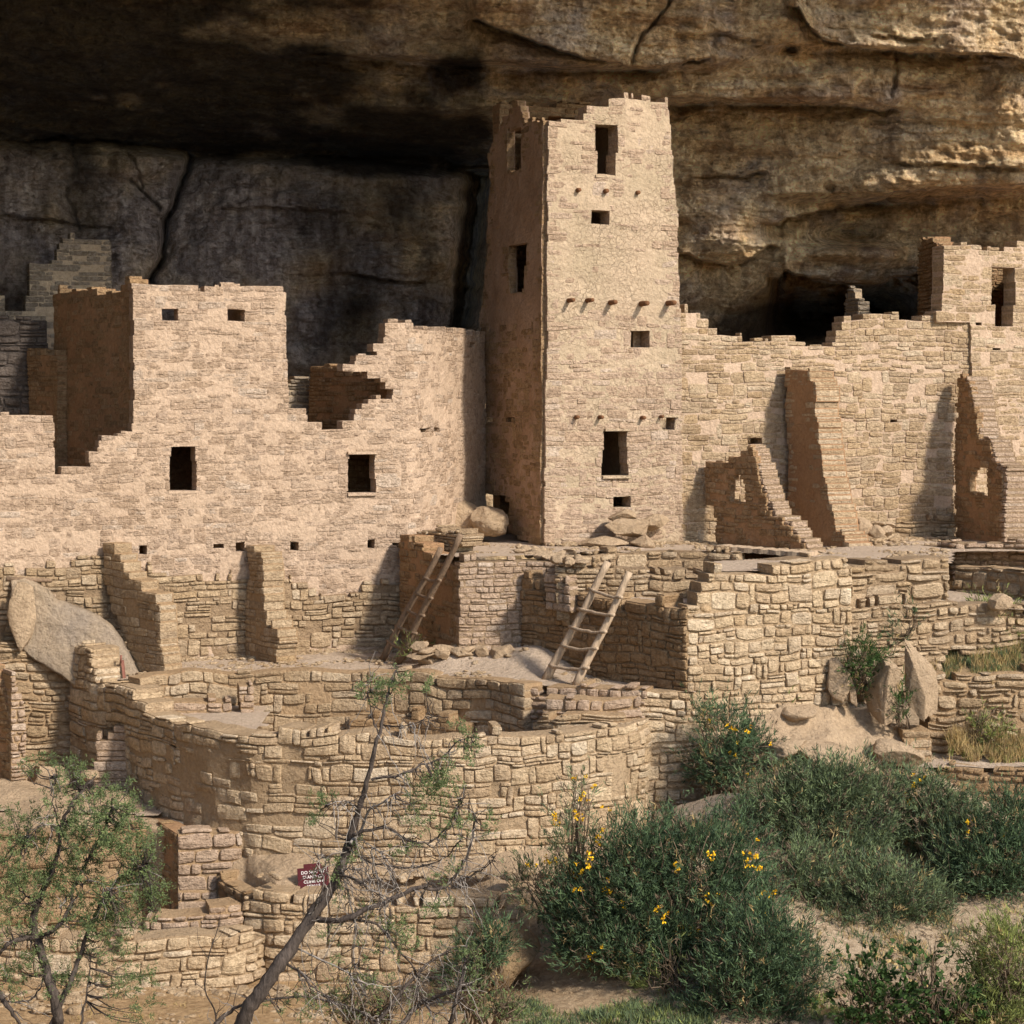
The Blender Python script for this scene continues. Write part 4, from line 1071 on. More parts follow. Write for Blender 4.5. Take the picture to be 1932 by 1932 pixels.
wall('masonry', [(1790, 38.7), (1850, 38.3), (1920, 37.7), (2060, 36.0)], [(1797, 1062), (1850, 1066), (1932, 1078), (2060, 1098), (2060, 1190), (1796, 1190)], [M_moro, M_buff], t, th=.45, rowh=.16, rv=.4, sl=(.25, .6), gap=.024, bulge=.04, warp=.05, seed=56, merge=.1)
tag(sheet('kiva_floor', [(1780, 35.8), (2080, 35.8), (2080, 39.2), (1780, 39.2)], -3.55, M_sand, amp=.03, seed=14), kind='structure')
t = base_thing('low_wall', 1850, 1050, 39.5, 'low parapet of upright stones along the right terrace edge', 'wall')
wall('masonry', [(1730, 40.6), (1800, 39.6), (1900, 39.4), (2060, 38.8)], [(1732, 1030), (1760, 1026), (1880, 1024), (1900, 1018), (2060, 1020), (2060, 1100), (1740, 1100)], [M_morb, M_pale], t, th=.4, rowh=.15, rv=.4, sl=(.2, .45), gap=.022, bulge=.035, seed=57, merge=.15)
tag(patch('grassy_slope', [[(1640, 1205, 35.9), (1740, 1190, 36.2), (1860, 1150, 36.8), (2060, 1145, 37.0)], [(1640, 1260, 35.5), (1740, 1255, 35.6), (1860, 1235, 35.9), (2060, 1230, 36)], [(1640, 1330, 35.2), (1740, 1300, 35.15), (1860, 1296, 35.2), (2060, 1290, 35.3)]], M_dirt, n=30, amp=.06, seed=5), kind='structure')
t = base_thing('rubble_wall', 1850, 1420, 35, 'rough rubble wall with rounded stones below the grassy slope at the right', 'wall')
wall('masonry', [(1752, 35.0), (1830, 35.1), (1940, 35.2), (2060, 35.3)], [(1752, 1292), (1764, 1276), (1800, 1280), (1840, 1268), (1880, 1272), (1932, 1262), (2060, 1262), (2060, 1500), (1752, 1500)], [M_moro, M_buff], t, th=.5, rowh=.135, rv=.55, sl=(.18, .6), gap=.03, bulge=.05, recess=.04, warp=.07, wav=.08, seed=58, merge=.2)
t = base_thing('wall_pier', 1735, 1450, 34.4, 'stack of big squared blocks under the leaning slabs', 'wall')
wall('masonry', [(1703, 34.3), (1760, 34.35)], [(1703, 1388), (1716, 1372), (1757, 1370), (1761, 1384), (1762, 1500), (1703, 1500)], [M_moro, M_buff], t, th=.55, rowh=.22, rv=.3, sl=(.25, .55), gap=.022, bulge=.035, seed=59)
tag(sheet('walkway', [(1640, 33.9), (1770, 33.95), (2060, 34.1), (2060, 35.6), (1750, 35.2), (1640, 34.9)], -5.93, M_sand, amp=.03, seed=9), kind='structure')
t = base_thing('retaining_wall', 1860, 1530, 33.8, 'dark low retaining wall of squared blocks beside the stone steps at the right', 'wall')
wall('masonry', [(1768, 34.1), (1850, 33.85), (2060, 33.4)], [(1768, 1450), (1780, 1448), (1850, 1454), (1932, 1462), (2060, 1470), (2060, 1620), (1768, 1600)], [M_moro, M_ochr], t, th=.4, rowh=.16, rv=.35, sl=(.22, .5), gap=.02, bulge=.03, seed=60, merge=.06)
t = base_thing('stone_steps', 1750, 1500, 33.2, 'worn flight of stone slab steps climbing beside the dark retaining wall', 'steps')
for i, (u0, v0, u1, v1, Y) in enumerate([(1612, 1440, 1765, 1470, 34.0), (1645, 1455, 1765, 1480, 33.75), (1690, 1478, 1800, 1506, 33.4), (1730, 1500, 1835, 1528, 33.0), (1770, 1524, 1870, 1548, 32.6)]):
    c = P((u0 + u1) / 2, (v0 + v1) / 2, Y)
    rock('step', c, ((u1 - u0) * Y / F * 1.1, .7, .26), (0, 2, -8 + 3 * i), M_rock, '', seed=90 + i, parent=t, rough=.03, res=16, cuts=20)

# ------------------------------------------------------------ kiva on the lower terrace
KP = [(262, 34.65), (320, 35.0), (450, 35.3), (560, 35.35), (640, 35.35), (760, 35.2), (860, 34.8), (930, 34.3), (990, 33.7)]
t = base_thing('kiva', 620, 1360, 34.5, 'sunken round ceremonial room with an inner bench wall and stone piers on the lower terrace', 'kiva')
wall('inner_wall', KP, [(262, 1284), (300, 1276), (380, 1272), (450, 1266), (520, 1266), (560, 1269), (700, 1270), (760, 1273), (860, 1279), (930, 1284), (990, 1289), (990, 1500), (262, 1500)],
     [M_moro, M_buff], t, th=.4, rowh=.14, rv=.45, sl=(.2, .55), gap=.010, bulge=.018, recess=.008, warp=.05, seed=61, merge=.15, miss=.1, cap=.08)
wall('pier', [(306, 34.35), (440, 34.55)], [(306, 1326), (316, 1318), (345, 1320), (437, 1320), (440, 1400), (306, 1400)], [M_moro, M_pale], t, th=.5, rowh=.16, rv=.3, sl=(.3, .65), gap=.016, bulge=.035, seed=62)
wall('pier', [(450, 34.5), (480, 34.55)], [(449, 1294), (482, 1294), (482, 1400), (449, 1400)], [M_moro, M_pale], t, th=.5, rowh=.14, rv=.2, sl=(.25, .3), gap=.016, bulge=.03, seed=63)
wall('bench', [(655, 34.9), (760, 34.85), (880, 34.3)], [(655, 1352), (700, 1350), (900, 1358), (900, 1500), (655, 1500)], [M_moro, M_ochr], t, th=.4, rowh=.12, seed=64)
FP = [(128, 36.1), (200, 35.1), (270, 34.0), (330, 33.1), (400, 32.35), (480, 31.9), (600, 31.6), (800, 31.4), (950, 31.5), (1080, 31.8), (1160, 32.2), (1208, 32.8), (1236, 33.6)]
FO = [(136, 1219), (175, 1219), (178, 1250), (186, 1262), (186, 1293), (204, 1300), (222, 1295), (250, 1296), (257, 1312), (267, 1316), (270, 1332), (286, 1342), (300, 1356), (333, 1364), (365, 1368), (372, 1376), (420, 1372), (470, 1380), (560, 1374), (630, 1378), (700, 1384),
      (780, 1384), (880, 1387), (940, 1381), (1030, 1386), (1090, 1378), (1150, 1372), (1180, 1362), (1205, 1352), (1240, 1350), (1240, 1620), (844, 1640), (500, 1640), (350, 1600), (290, 1590), (253, 1560), (128, 1540)]
wall('outer_wall', FP, FO, [M_mors, M_sunb], t, [rect(322, 1406, 333, 1411)], th=.5, rowh=.13, rv=.5, sl=(.18, .5), gap=.009, bulge=.020, recess=.008, warp=.07, wav=.10, seed=65, merge=.2,
     plaster=lambda u, v: np.clip(.55 - abs(u - 420) / 500., 0, 1) * (v > 1400) + .4 * (u > 1130) * (u < 1180) * (v > 1440), miss=.05)
wall('step', [(997, 33.85), (1112, 33.45), (1222, 33.2)], [(990, 1296), (1112, 1298), (1222, 1303), (1222, 1420), (990, 1420)], [M_moro, M_pale], t, th=.5, rowh=.13, rv=.4, sl=(.18, .4), gap=.02, bulge=.035, warp=.04, seed=66)
wall('step', [(1022, 33.1), (1110, 32.95), (1212, 33.2)], [(1010, 1330), (1040, 1322), (1080, 1316), (1212, 1320), (1212, 1400), (1010, 1400)], [M_moro, M_pale], t, th=.5, rowh=.14, rv=.4, sl=(.2, .45), gap=.02, bulge=.035, warp=.04, seed=67)
wall('step', [(1000, 32.9), (1050, 32.6), (1205, 32.75)], [(1000, 1362), (1035, 1352), (1205, 1350), (1205, 1420), (1000, 1420)], [M_moro, M_buff], t, th=.5, rowh=.10, rv=.5, sl=(.2, .6), gap=.02, bulge=.04, warp=.04, seed=68)

# buttress walls below the long house
t = base_thing('buttress_wall', 300, 1268, 35.6, 'long sloping cross wall with ragged sunlit edge, just right of the big leaning slab', 'wall')
wall('masonry', [(190, 36.85), (312, 35.55)], [(190, 1022), (208, 1022), (216, 1038), (232, 1062), (250, 1080), (262, 1098), (276, 1108), (288, 1122), (300, 1130), (302, 1168), (305, 1230), (314, 1262), (312, 1300), (262, 1300), (250, 1262), (232, 1210), (205, 1150), (194, 1085)],
     [M_moro, M_buff], t, th=.36, rowh=.14, rv=.35, sl=(.2, .42), gap=.006, bulge=.010, recess=.003, warp=.03, seed=71, ragged=.05, miss=.15)
t = base_thing('buttress_wall', 510, 1250, 37, 'shorter cross wall with a crumbling front edge under the middle of the house', 'wall')
wall('masonry', [(461, 37.75), (528, 36.7)], [(462, 1018), (476, 1015), (480, 1030), (490, 1040), (494, 1070), (497, 1120), (500, 1150), (503, 1180), (520, 1182), (523, 1255), (523, 1290), (462, 1290), (459, 1180), (464, 1080)],
     [M_moro, M_buff], t, th=.42, rowh=.13, rv=.35, sl=(.16, .4), gap=.006, bulge=.012, recess=.003, warp=.03, seed=72, ragged=.05, miss=.2)
t = base_thing('rubble_pile', 760, 1240, 36.3, 'tumbled stones at the foot of the terrace wall by the left ladder', 'rubble')
for i in range(30):
    f = rr_.random(); u = 790 + f * 150; v = 1236 + 12 * math.sin(f * 9) - 10 * abs(f - .6) + rr_.uniform(-14, 10); Y = 36.2 - .5 * rr_.random()
    rock('stone', P(u, v, Y), (rr_.uniform(.2, .5), rr_.uniform(.2, .4), rr_.uniform(.12, .26)), (rr_.uniform(-8, 8), rr_.uniform(-10, 10), rr_.uniform(-20, 20)), M_rock, '', seed=110 + i, parent=t, rough=.03, res=9, cuts=16)
slab(922, 1218, 968, 1250, 35.6, .4, M_rock, 'tilted flat stone lying against the sand heap near the right ladder', 20, 64)

# leaning slab at the far left, beam stub above it
t = tag(prism([(16, 1098), (40, 1095), (80, 1110), (100, 1136), (150, 1150), (180, 1165), (215, 1190), (262, 1268), (255, 1290), (150, 1290), (40, 1225), (26, 1170), (18, 1130)], 36.0, .35, M_rockg, 'leaning_slab', tilt=.22, rough=.045, seed=6), 'huge pale grey-crusted rock slab leaning against the wall foot at the far left', 'boulder')
slab(18, 1098, 72, 1218, 35.75, .25, M_rock, 'narrow brown edge fragment propped along the left side of the big leaning slab', 0, 65, 'boulder', 'boulder')
tb = Tubes(); tb.add([P(12, 1092, 36.2), P(50, 1094, 36.3), P(98, 1095, 36.5)], [.05, .045, .03], 7)
tag(tb.build('wooden_beam', M_poled), 'short grey wooden beam lying above the top of the leaning slab', 'beam')

# lower left room
t = base_thing('room_wall', 60, 1480, 36, 'rough back wall of the small roofless room at the lower left corner', 'wall')
wall('masonry', [(-120, 35.6), (60, 36.0), (142, 36.15)], [(-120, 1214), (60, 1218), (142, 1220), (142, 1530), (-120, 1530)], [M_moro, M_buff], t, th=.5, rowh=.12, rv=.5, sl=(.22, .6), gap=.018, bulge=.035, recess=.02, warp=.07, wav=.09, seed=73, merge=.1)
t = base_thing('cross_wall', 35, 1485, 34.6, 'thick wall end at the left edge, brown face in shade and narrow rubble front in sun', 'wall')
wall('side_face', [(-70, 35.6), (22, 34.5)], [(-70, 1240), (-10, 1262), (0, 1285), (8, 1300), (18, 1330), (24, 1400), (24, 1530), (-70, 1530)], [M_brown, M_ochr], t, th=.2, rowh=.12, seed=74, miss=.35)
wall('front_face', [(20, 34.45), (53, 34.6)], [(10, 1262), (30, 1270), (36, 1300), (50, 1330), (54, 1530), (18, 1530)], [M_moro, M_pale], t, th=.8, rowh=.11, rv=.4, sl=(.14, .3), gap=.018, bulge=.03, seed=75)
t = base_thing('wall_pier', 215, 1490, 34.6, 'small stepped pier of smooth stones inside the lower left room', 'wall')
wall('masonry', [(176, 34.55), (250, 34.6)], [(178, 1394), (210, 1394), (212, 1376), (250, 1374), (252, 1530), (172, 1530), (172, 1450), (178, 1440)], [M_morb, M_pale], t, th=.5, rowh=.14, rv=.2, sl=(.3, .6), gap=.006, bulge=.012, seed=76, miss=.2)
rock('boulder', P(90, 1470, 35.2), (.7, .6, .5), (0, 0, 30), M_rock, 'dark rounded rock in the corner of the lower left room', seed=12, rough=.06)
rock('boulder', P(172, 1464, 34.3), (.34, .4, .16), (0, 5, 10), M_rock, 'small flat stone beside the stepped pier in the lower left room', seed=13, rough=.04, res=12)
tag(sheet('room_floor', [(-120, 33.5), (300, 33.0), (300, 35.2), (140, 36.6), (-120, 36.2)], -6.48, M_sand, amp=.04, seed=11), kind='structure')
# bedrock ledges in front of the kiva
tag(patch('bedrock_ledge', [[(-120, 1478, 34.8), (100, 1480, 34.5), (240, 1500, 33.9), (330, 1568, 33.0), (462, 1592, 32.5), (520, 1600, 32.0), (850, 1600, 31.7), (1150, 1570, 32.2)],
                            [(-120, 1530, 33.4), (100, 1535, 33.3), (240, 1545, 33.1), (330, 1572, 32.5), (462, 1598, 32.2), (520, 1630, 31.5), (850, 1645, 31.1), (1150, 1640, 31.3)],
                            [(-120, 1566, 32.75), (100, 1572, 32.7), (240, 1566, 32.8), (330, 1576, 32.4), (462, 1640, 32.0), (520, 1668, 31.0), (850, 1690, 30.8), (1150, 1700, 30.7)],
                            [(-120, 1740, 33.0), (100, 1740, 33.0), (240, 1740, 33.0), (330, 1740, 32.6), (462, 1740, 31.6), (520, 1740, 31.0), (850, 1740, 30.9), (1150, 1800, 30.6)]],
          M_rock, n=70, amp=.10, sc=1.1, seed=15), kind='structure')
t = base_thing('corner_wall', 335, 1720, 32, 'sunlit wall corner of large blocks with a shaded brown return face behind the left juniper', 'wall')
wall('front_wall', [(332, 31.85), (462, 32.1)], [(334, 1568), (368, 1572), (372, 1570), (420, 1572), (458, 1578), (462, 1600), (455, 1650), (412, 1662), (408, 1780), (332, 1780)], [M_moro, M_pale], t, th=.45, rowh=.20, rv=.4, sl=(.22, .5), gap=.012, bulge=.025, warp=.04, seed=81, miss=.1)
wall('side_wall', [(278, 33.2), (334, 31.95)], [(278, 1552), (300, 1558), (336, 1568), (336, 1780), (278, 1780)], [M_brown, M_ochr], t, th=.3, rowh=.15, seed=82, miss=.5)
wall('long_face', [(-120, 32.35), (100, 32.3), (282, 32.7)], [(-120, 1566), (100, 1572), (282, 1560), (282, 1780), (-120, 1780)], [M_moro, M_ochr], t, th=.3, rowh=.2, rv=.4, sl=(.3, .7), gap=.01, bulge=.02, warp=.05, wav=.1, seed=83, miss=.5)
t = base_thing('long_wall', 700, 1860, 30, 'long low coursed wall along the bottom behind the leaning dead juniper', 'wall')
wall('side_face', [(404, 32.0), (464, 30.95)], [(408, 1650), (430, 1668), (445, 1674), (466, 1690), (466, 1800), (404, 1800)], [M_moro, M_ochr], t, th=.3, rowh=.16, sl=(.25, .5), gap=.016, bulge=.03, seed=84)
wall('front_wall', [(458, 30.9), (520, 30.6), (700, 30.45), (850, 30.4), (985, 30.3), (1110, 29.9)], [(460, 1688), (500, 1684), (560, 1688), (600, 1696), (700, 1694), (780, 1700), (870, 1690), (960, 1698), (985, 1730), (1000, 1920), (458, 1920)],
     [M_mors, M_sunb], t, th=.5, rowh=.15, rv=.4, sl=(.16, .45), gap=.015, bulge=.032, recess=.024, warp=.05, wav=.06, seed=85, merge=.15)
t = base_thing('round_wall', 350, 1860, 29.8, 'low rounded double wall of big pale blocks at the lower left, its end curving away', 'wall')
wall('inner_wall', [(200, 30.6), (320, 30.5), (420, 30.6), (465, 30.8)], [(200, 1752), (262, 1742), (317, 1730), (370, 1722), (430, 1716), (438, 1694), (462, 1696), (466, 1830), (200, 1830)], [M_moro, M_pale], t, th=.5, rowh=.17, rv=.4, sl=(.25, .6), gap=.02, bulge=.04, seed=86)
wall('outer_wall', [(-120, 30.2), (60, 29.9), (200, 29.75), (340, 29.8), (430, 30.0), (480, 30.35), (508, 30.9)], [(-120, 1765), (100, 1762), (200, 1788), (240, 1784), (300, 1778), (390, 1772), (470, 1764), (508, 1764), (510, 1850), (430, 1872), (333, 1884), (270, 1880), (200, 1886), (-120, 1890)],
     [M_mors, M_sunb], t, th=.5, rowh=.17, rv=.4, sl=(.2, .5), gap=.013, bulge=.03, recess=.02, warp=.05, seed=87, merge=.15)

# bedrock and leaning slabs in the middle right
tag(patch('bedrock', [[(1385, 1360, 33.55), (1430, 1338, 33.7), (1500, 1325, 33.95), (1570, 1322, 34.35), (1650, 1345, 34.8), (1720, 1380, 34.7)],
                      [(1385, 1410, 33.3), (1430, 1385, 33.4), (1500, 1365, 33.7), (1570, 1362, 34.0), (1650, 1392, 34.4), (1720, 1430, 34.3)],
                      [(1385, 1470, 33.0), (1430, 1440, 33.1), (1500, 1405, 33.4), (1570, 1415, 33.6), (1650, 1435, 33.8), (1720, 1458, 33.9)],
                      [(1385, 1540, 32.9), (1430, 1530, 33.0), (1500, 1520, 33.2), (1570, 1520, 33.3), (1650, 1500, 33.5), (1720, 1500, 33.6)]], M_rock, n=60, amp=.13, sc=1.6, seed=18, octs=6), kind='structure')
prs = [([(1568, 1248), (1582, 1243), (1596, 1262), (1604, 1290), (1594, 1328), (1574, 1320), (1562, 1300)], 34.2, .3, 'short brown pointed slab standing leftmost beside the rubble wall'),
       ([(1598, 1268), (1604, 1272), (1614, 1310), (1618, 1332), (1606, 1324), (1597, 1296)], 34.25, .14, 'thin grey splinter of rock between the short slab and the dark gap'),
       ([(1658, 1234), (1672, 1228), (1686, 1248), (1694, 1284), (1696, 1330), (1688, 1362), (1676, 1388), (1660, 1384), (1648, 1350), (1640, 1318), (1644, 1276)], 34.6, .5, 'tall orange-sided sandstone slab standing on end above the bedrock'),
       ([(1700, 1200), (1722, 1212), (1748, 1240), (1752, 1290), (1756, 1340), (1762, 1372), (1742, 1364), (1718, 1370), (1706, 1300), (1698, 1248)], 34.5, .6, 'pale broad slab leaning beside the rough wall on the right')]
for i, (o, Y, th, lb) in enumerate(prs[:2]):
    tag(prism(o, Y, th, M_rock, 'rock_slab', tilt=.12, rough=.035, seed=20 + i), lb, 'boulder')
rock('rock_slab', P(1669, 1308, 34.25), (.50, .62, 1.55), (6, 6, 28), M_rock, prs[2][3], 'boulder', seed=227, cuts=16, rough=.05, sharp=.62, res=30)
rock('rock_slab', P(1733, 1292, 34.4), (.58, .60, 1.68), (4, -9, -20), M_rock, prs[3][3], 'boulder', seed=231, cuts=16, rough=.05, sharp=.62, res=30)
rock('boulder', P(1560, 1432, 33.4), (1.5, .9, .45), (0, 12, 8), M_rock, 'broad sloping ledge of pale sandstone above the bushes', seed=31, rough=.05)
rock('boulder', P(1470, 1412, 33.2), (.9, .8, .35), (0, -8, 8), M_rock, 'low pale rock at the left of the bedrock ledge', seed=32, rough=.05)
rock('boulder', P(1688, 1425, 33.9), (.85, .7, .4), (0, 14, 0), M_rock, 'rounded brown rock beside the stack of big squared blocks', seed=33, rough=.05)
rock('boulder', P(1360, 1530, 32.6), (1.5, 1.1, .55), (0, -14, 0), M_rockg, 'half buried grey boulder between the bushes at the foot of the right wall', seed=34, rough=.06)
rock('boulder', P(1505, 1345, 33.9), (.5, .5, .25), (0, 0, 20), M_rock, 'small rounded stone at the top of the bedrock slope', seed=35, rough=.05, res=14)
rock('boulder', P(1886, 1136, 35.6), (.38, .35, .26), (0, 0, 20), M_rock, 'loose rounded stone on the wall top at the right edge', seed=36, rough=.04, res=12)
rock('boulder', P(955, 1800, 29.6), (.9, .8, .8), (0, 0, 20), M_dirt, 'orange earth hummock at the left foot of the flowering bush', seed=37, rough=.08)

# small loose stones on floors and slopes, too many to count
def gravel():
    rs = np.random.default_rng(5)
    V0, Q0 = rock_mesh((0, 0, 0), (1, 1, 1), (0, 0, 0), 3, cuts=9, res=4, rough=.08)
    pts = []
    def area(n, u0, u1, Y0, Y1, zf, s0, s1):
        Y = rs.uniform(Y0, Y1, n); u = rs.uniform(u0, u1, n); x = (u - UC) * Y / F
        k = fbm(x * 1.1, Y * 1.1, 0, 51, 3) > -.1
        x, Y = x[k], Y[k]
        z = zf(x, Y)
        pts.append(np.stack([x, Y, z + .005, s0 + (s1 - s0) * rs.random(len(x)) ** 3], 1))
    area(800, 220, 760, 35.7, 37.8, zT1, .02, .13); area(500, 860, 1290, 34.2, 36.2, zT1, .02, .14)
    area(700, 880, 1330, 37.6, 40.4, zT2, .02, .13); area(700, 1530, 1790, 36.8, 42.6, zT2, .02, .14); area(160, 1360, 1600, 34.6, 35.6, zT2, .03, .12)
    area(1100, -20, 1000, 27.2, 29.4, lambda x, y: gz(x, y), .02, .20); area(1500, 1000, 1960, 26.5, 33.0, lambda x, y: gz(x, y), .02, .20)
    def foot(n, u0, Y0, u1, Y1, zf, s1=.16, w_=.35):
        f = rs.random(n); a_, b_ = np.array(P(u0, 0, Y0)[:2]), np.array(P(u1, 0, Y1)[:2])
        p_ = a_ + (b_ - a_) * f[:, None] + np.array([.37, -.93]) * (rs.random(n) ** 2 * w_)[:, None]
        pts.append(np.stack([p_[:, 0], p_[:, 1], zf(p_[:, 0], p_[:, 1]) + .01, .03 + (s1 - .03) * rs.random(n) ** 2.5], 1))
    foot(160, 320, 37.25, 470, 37.8, zT1); foot(170, 530, 38.0, 750, 38.85, zT1); foot(200, 1040, 40.0, 1290, 41.0, zT2, .2); foot(220, 1560, 42.3, 1800, 43.3, zT2, .2)
    foot(120, 1290, 40.9, 1480, 41.7, zT2, .2); foot(90, 1350, 40.2, 1520, 38.9, zT2, .14, .3); foot(200, 480, 31.0, 1180, 31.0, lambda x, y: -6.95 + 0 * x, .2, .5)
    pts[-1] = pts[-1][(pts[-1][:, 0] < -3.4) | (pts[-1][:, 0] > -2.3)]
    foot(220, 0, 29.6, 510, 29.9, gz, .2, .6); foot(200, 510, 30.1, 1000, 30.0, gz, .2, .6)
    pt = np.concatenate(pts)
    A = rs.uniform(0, 6.28, len(pt)); c_, s_ = np.cos(A), np.sin(A)
    sx, sy, sz = pt[:, 3] * rs.uniform(.8, 1.5, len(pt)), pt[:, 3] * rs.uniform(.7, 1.2, len(pt)), pt[:, 3] * rs.uniform(.4, .8, len(pt))
    vx, vy, vz = V0[:, 0][None] * sx[:, None], V0[:, 1][None] * sy[:, None], V0[:, 2][None] * sz[:, None]
    V = np.stack([vx * c_[:, None] - vy * s_[:, None] + pt[:, 0][:, None], vx * s_[:, None] + vy * c_[:, None] + pt[:, 1][:, None], vz + pt[:, 2][:, None]], 2)
    Q = (Q0[None] + (np.arange(len(pt)) * len(V0))[:, None, None]).reshape(-1, 4)
    tag(mesh('loose_stones', V.reshape(-1, 3), Q, M_buff, smooth=False), 'small loose stones strewn over the terrace floors and sandy ground', kind='stuff')
gravel()

# ------------------------------------------------------------ ladders
def ladder(A0, A1, B0, B1, rungs, ra, rb, mat, label, seed):
    base = (P(*A0) + P(*B0)) / 2
    t = thing('wooden_ladder', tuple(base), label, 'ladder', 'wooden ladders leaning on the terrace walls')
    rs = np.random.default_rng(seed)
    def pole(a, b, r0, r1):
        a, b = P(*a), P(*b)
        f = np.linspace(0, 1, 14)
        pts = a + (b - a) * f[:, None] + .022 * np.stack([np.sin(f * 5 + seed), np.cos(f * 4), 0 * f], 1) * np.sin(f * math.pi)[:, None]
        T = Tubes(); T.add(pts, np.linspace(r0, r1, 14) * (1 + .06 * rs.uniform(-1, 1, 14)), 10); T.build('pole', mat, t)
        return a, b
    a0, a1 = pole(A0, A1, ra, ra * .82); b0, b1 = pole(B0, B1, rb, rb * .8)
    for fa, fb in rungs:
        p, q = a0 + (a1 - a0) * fa, b0 + (b1 - b0) * fb
        d = (q - p) / np.linalg.norm(q - p)
        fr = np.array([0, -1, 0]) * (ra * 1.15)
        f = np.linspace(0, 1, 9)[:, None]
        pts = (p - d * .12 + fr) + (q - p + d * .22) * f + np.array([0, 0, -.035]) * np.sin(f * math.pi) + .012 * rs.uniform(-1, 1, (9, 3))
        T = Tubes(); T.add(pts, .028, 7); T.build('rung', mat, t)
ladder((722, 1244, 37.2), (832, 1034, 36.5), (751, 1252, 36.9), (869, 1009, 35.8), [(.16, .125), (.30, .255), (.45, .39), (.60, .525), (.74, .66)], .062, .062, M_poled,
       'dark weathered pole ladder leaning in the shade left of the pale retaining wall', 3)
ladder((1029, 1284, 34.55), (1147, 1060, 34.35), (1086, 1295, 33.9), (1188, 1079, 33.95), [(.13, .17), (.30, .335), (.455, .485), (.61, .64), (.77, .79)], .072, .068, M_pole,
       'sunlit pale pole ladder with five rungs in front of the dark block face', 5)

# wayside sign: maroon board with routed white lettering on two short legs
def sign():
    c = P(591, 1658, 31.05)
    t = thing('warning_sign', tuple(P(591, 1690, 31.05)), 'maroon sign board with white capital letters behind the leaning juniper trunk', 'sign')
    th = R(-14)
    ex = np.array([math.cos(th), 0, -math.sin(th) * -.28]); ex = np.array([.985, .17, .06]); ex /= np.linalg.norm(ex)
    ey = np.array([-.17, .985, 0]); ez = np.cross(ex, ey)
    V, Q = box_arr(c, ex * .225, ey * .022, ez * .165)
    o = mesh('board', V, Q, M_sign, t, smooth=False)
    V, Q = box_arr(c + ez * .192 + ex * .0, ex * .13, ey * .022, ez * .028)
    mesh('board_cap', V, Q, M_sign, t, smooth=False)
    for s_ in (-1, 1):
        V, Q = box_arr(c + ex * .15 * s_ + ey * .045 - ez * .10, ex * .02, ey * .02, ez * .22)
        mesh('leg', V, Q, M_sign, t, smooth=False)
    from mathutils import Matrix
    for k, (txt, sz) in enumerate((('DO NOT SIT', .062), ('STAND OR', .062), ('CLIMB ON', .062), ('WALLS', .062))):
        cu = bpy.data.curves.new('lettering', 'FONT'); cu.body = txt; cu.size = sz; cu.align_x = 'CENTER'; cu.extrude = .003; cu.offset = .0006
        ob = bpy.data.objects.new('lettering', cu); COL.objects.link(ob)
        dg = bpy.context.evaluated_depsgraph_get()
        me = bpy.data.meshes.new_from_object(ob.evaluated_get(dg)); bpy.data.objects.remove(ob)
        pos = c - ey * .026 + ez * (.085 - k * .068)
        Mx = Matrix((tuple(ex) + (0,), tuple(ez) + (0,), tuple(-ey) + (0,), (0, 0, 0, 1))).transposed()
        Mx = Matrix.Translation(Vector(pos) - t.location) @ Mx
        me.transform(Mx); me.materials.clear(); me.materials.append(M_white)
        tx = bpy.data.objects.new('lettering', me); COL.objects.link(tx); tx.parent = t
sign()

# small marker board standing on the lower terrace
def marker():
    t = thing('marker_post', tuple(P(226, 1286, 35.5)), 'little reddish wedge-shaped marker stand at the foot of the big leaning slab', 'marker')
    Yb = 35.5
    def q(pts, mat, name, th=.05):
        a = [P(u, v, y) for u, v, y in pts]; b = [p_ + np.array([.0, th, 0]) for p_ in a]
        n = len(a)
        V = np.array(a + b); Q = [[i, (i + 1) % n, n + (i + 1) % n, n + i] for i in range(n)]
        T = [[0, i + 1, i] for i in range(1, n - 1)] + [[n, n + i, n + i + 1] for i in range(1, n - 1)]
        mesh(name, V, [np.array(Q), np.array(T)], mat, t, smooth=False)
    q([(207, 1284, 35.9), (233, 1286, 35.5), (229, 1250, 35.6), (226, 1250, 35.65)], M_pole, 'side_panel', .02)
    q([(233, 1287, 35.48), (237, 1286, 35.55), (233, 1246, 35.6), (228, 1246, 35.58)], M_post, 'upright')
    T = Tubes(); T.add([P(228, 1250, 35.55), P(228.5, 1236, 35.55)], .018, 8); T.build('knob_post', M_post, t)
marker()

# ------------------------------------------------------------ vegetation
def blades(C, D, L, W, rs):
    """triangular leaf blades: base point, direction, length, width"""
    n = len(C)
    D = D / (np.linalg.norm(D, axis=1)[:, None] + 1e-9)
    Rn = rs.normal(size=(n, 3)); S_ = np.cross(D, Rn); S_ /= np.linalg.norm(S_, axis=1)[:, None] + 1e-9
    a = C - S_ * (W / 2)[:, None]; b = C + S_ * (W / 2)[:, None]
    m = C + D * (L * .55)[:, None]
    V = np.stack([a, b, m + S_ * (W * .45)[:, None], C + D * L[:, None], m - S_ * (W * .45)[:, None]], 1)
    return V.reshape(-1, 3), (np.arange(n) * 5)[:, None] + np.array([[0, 1, 2, 3, 4]])

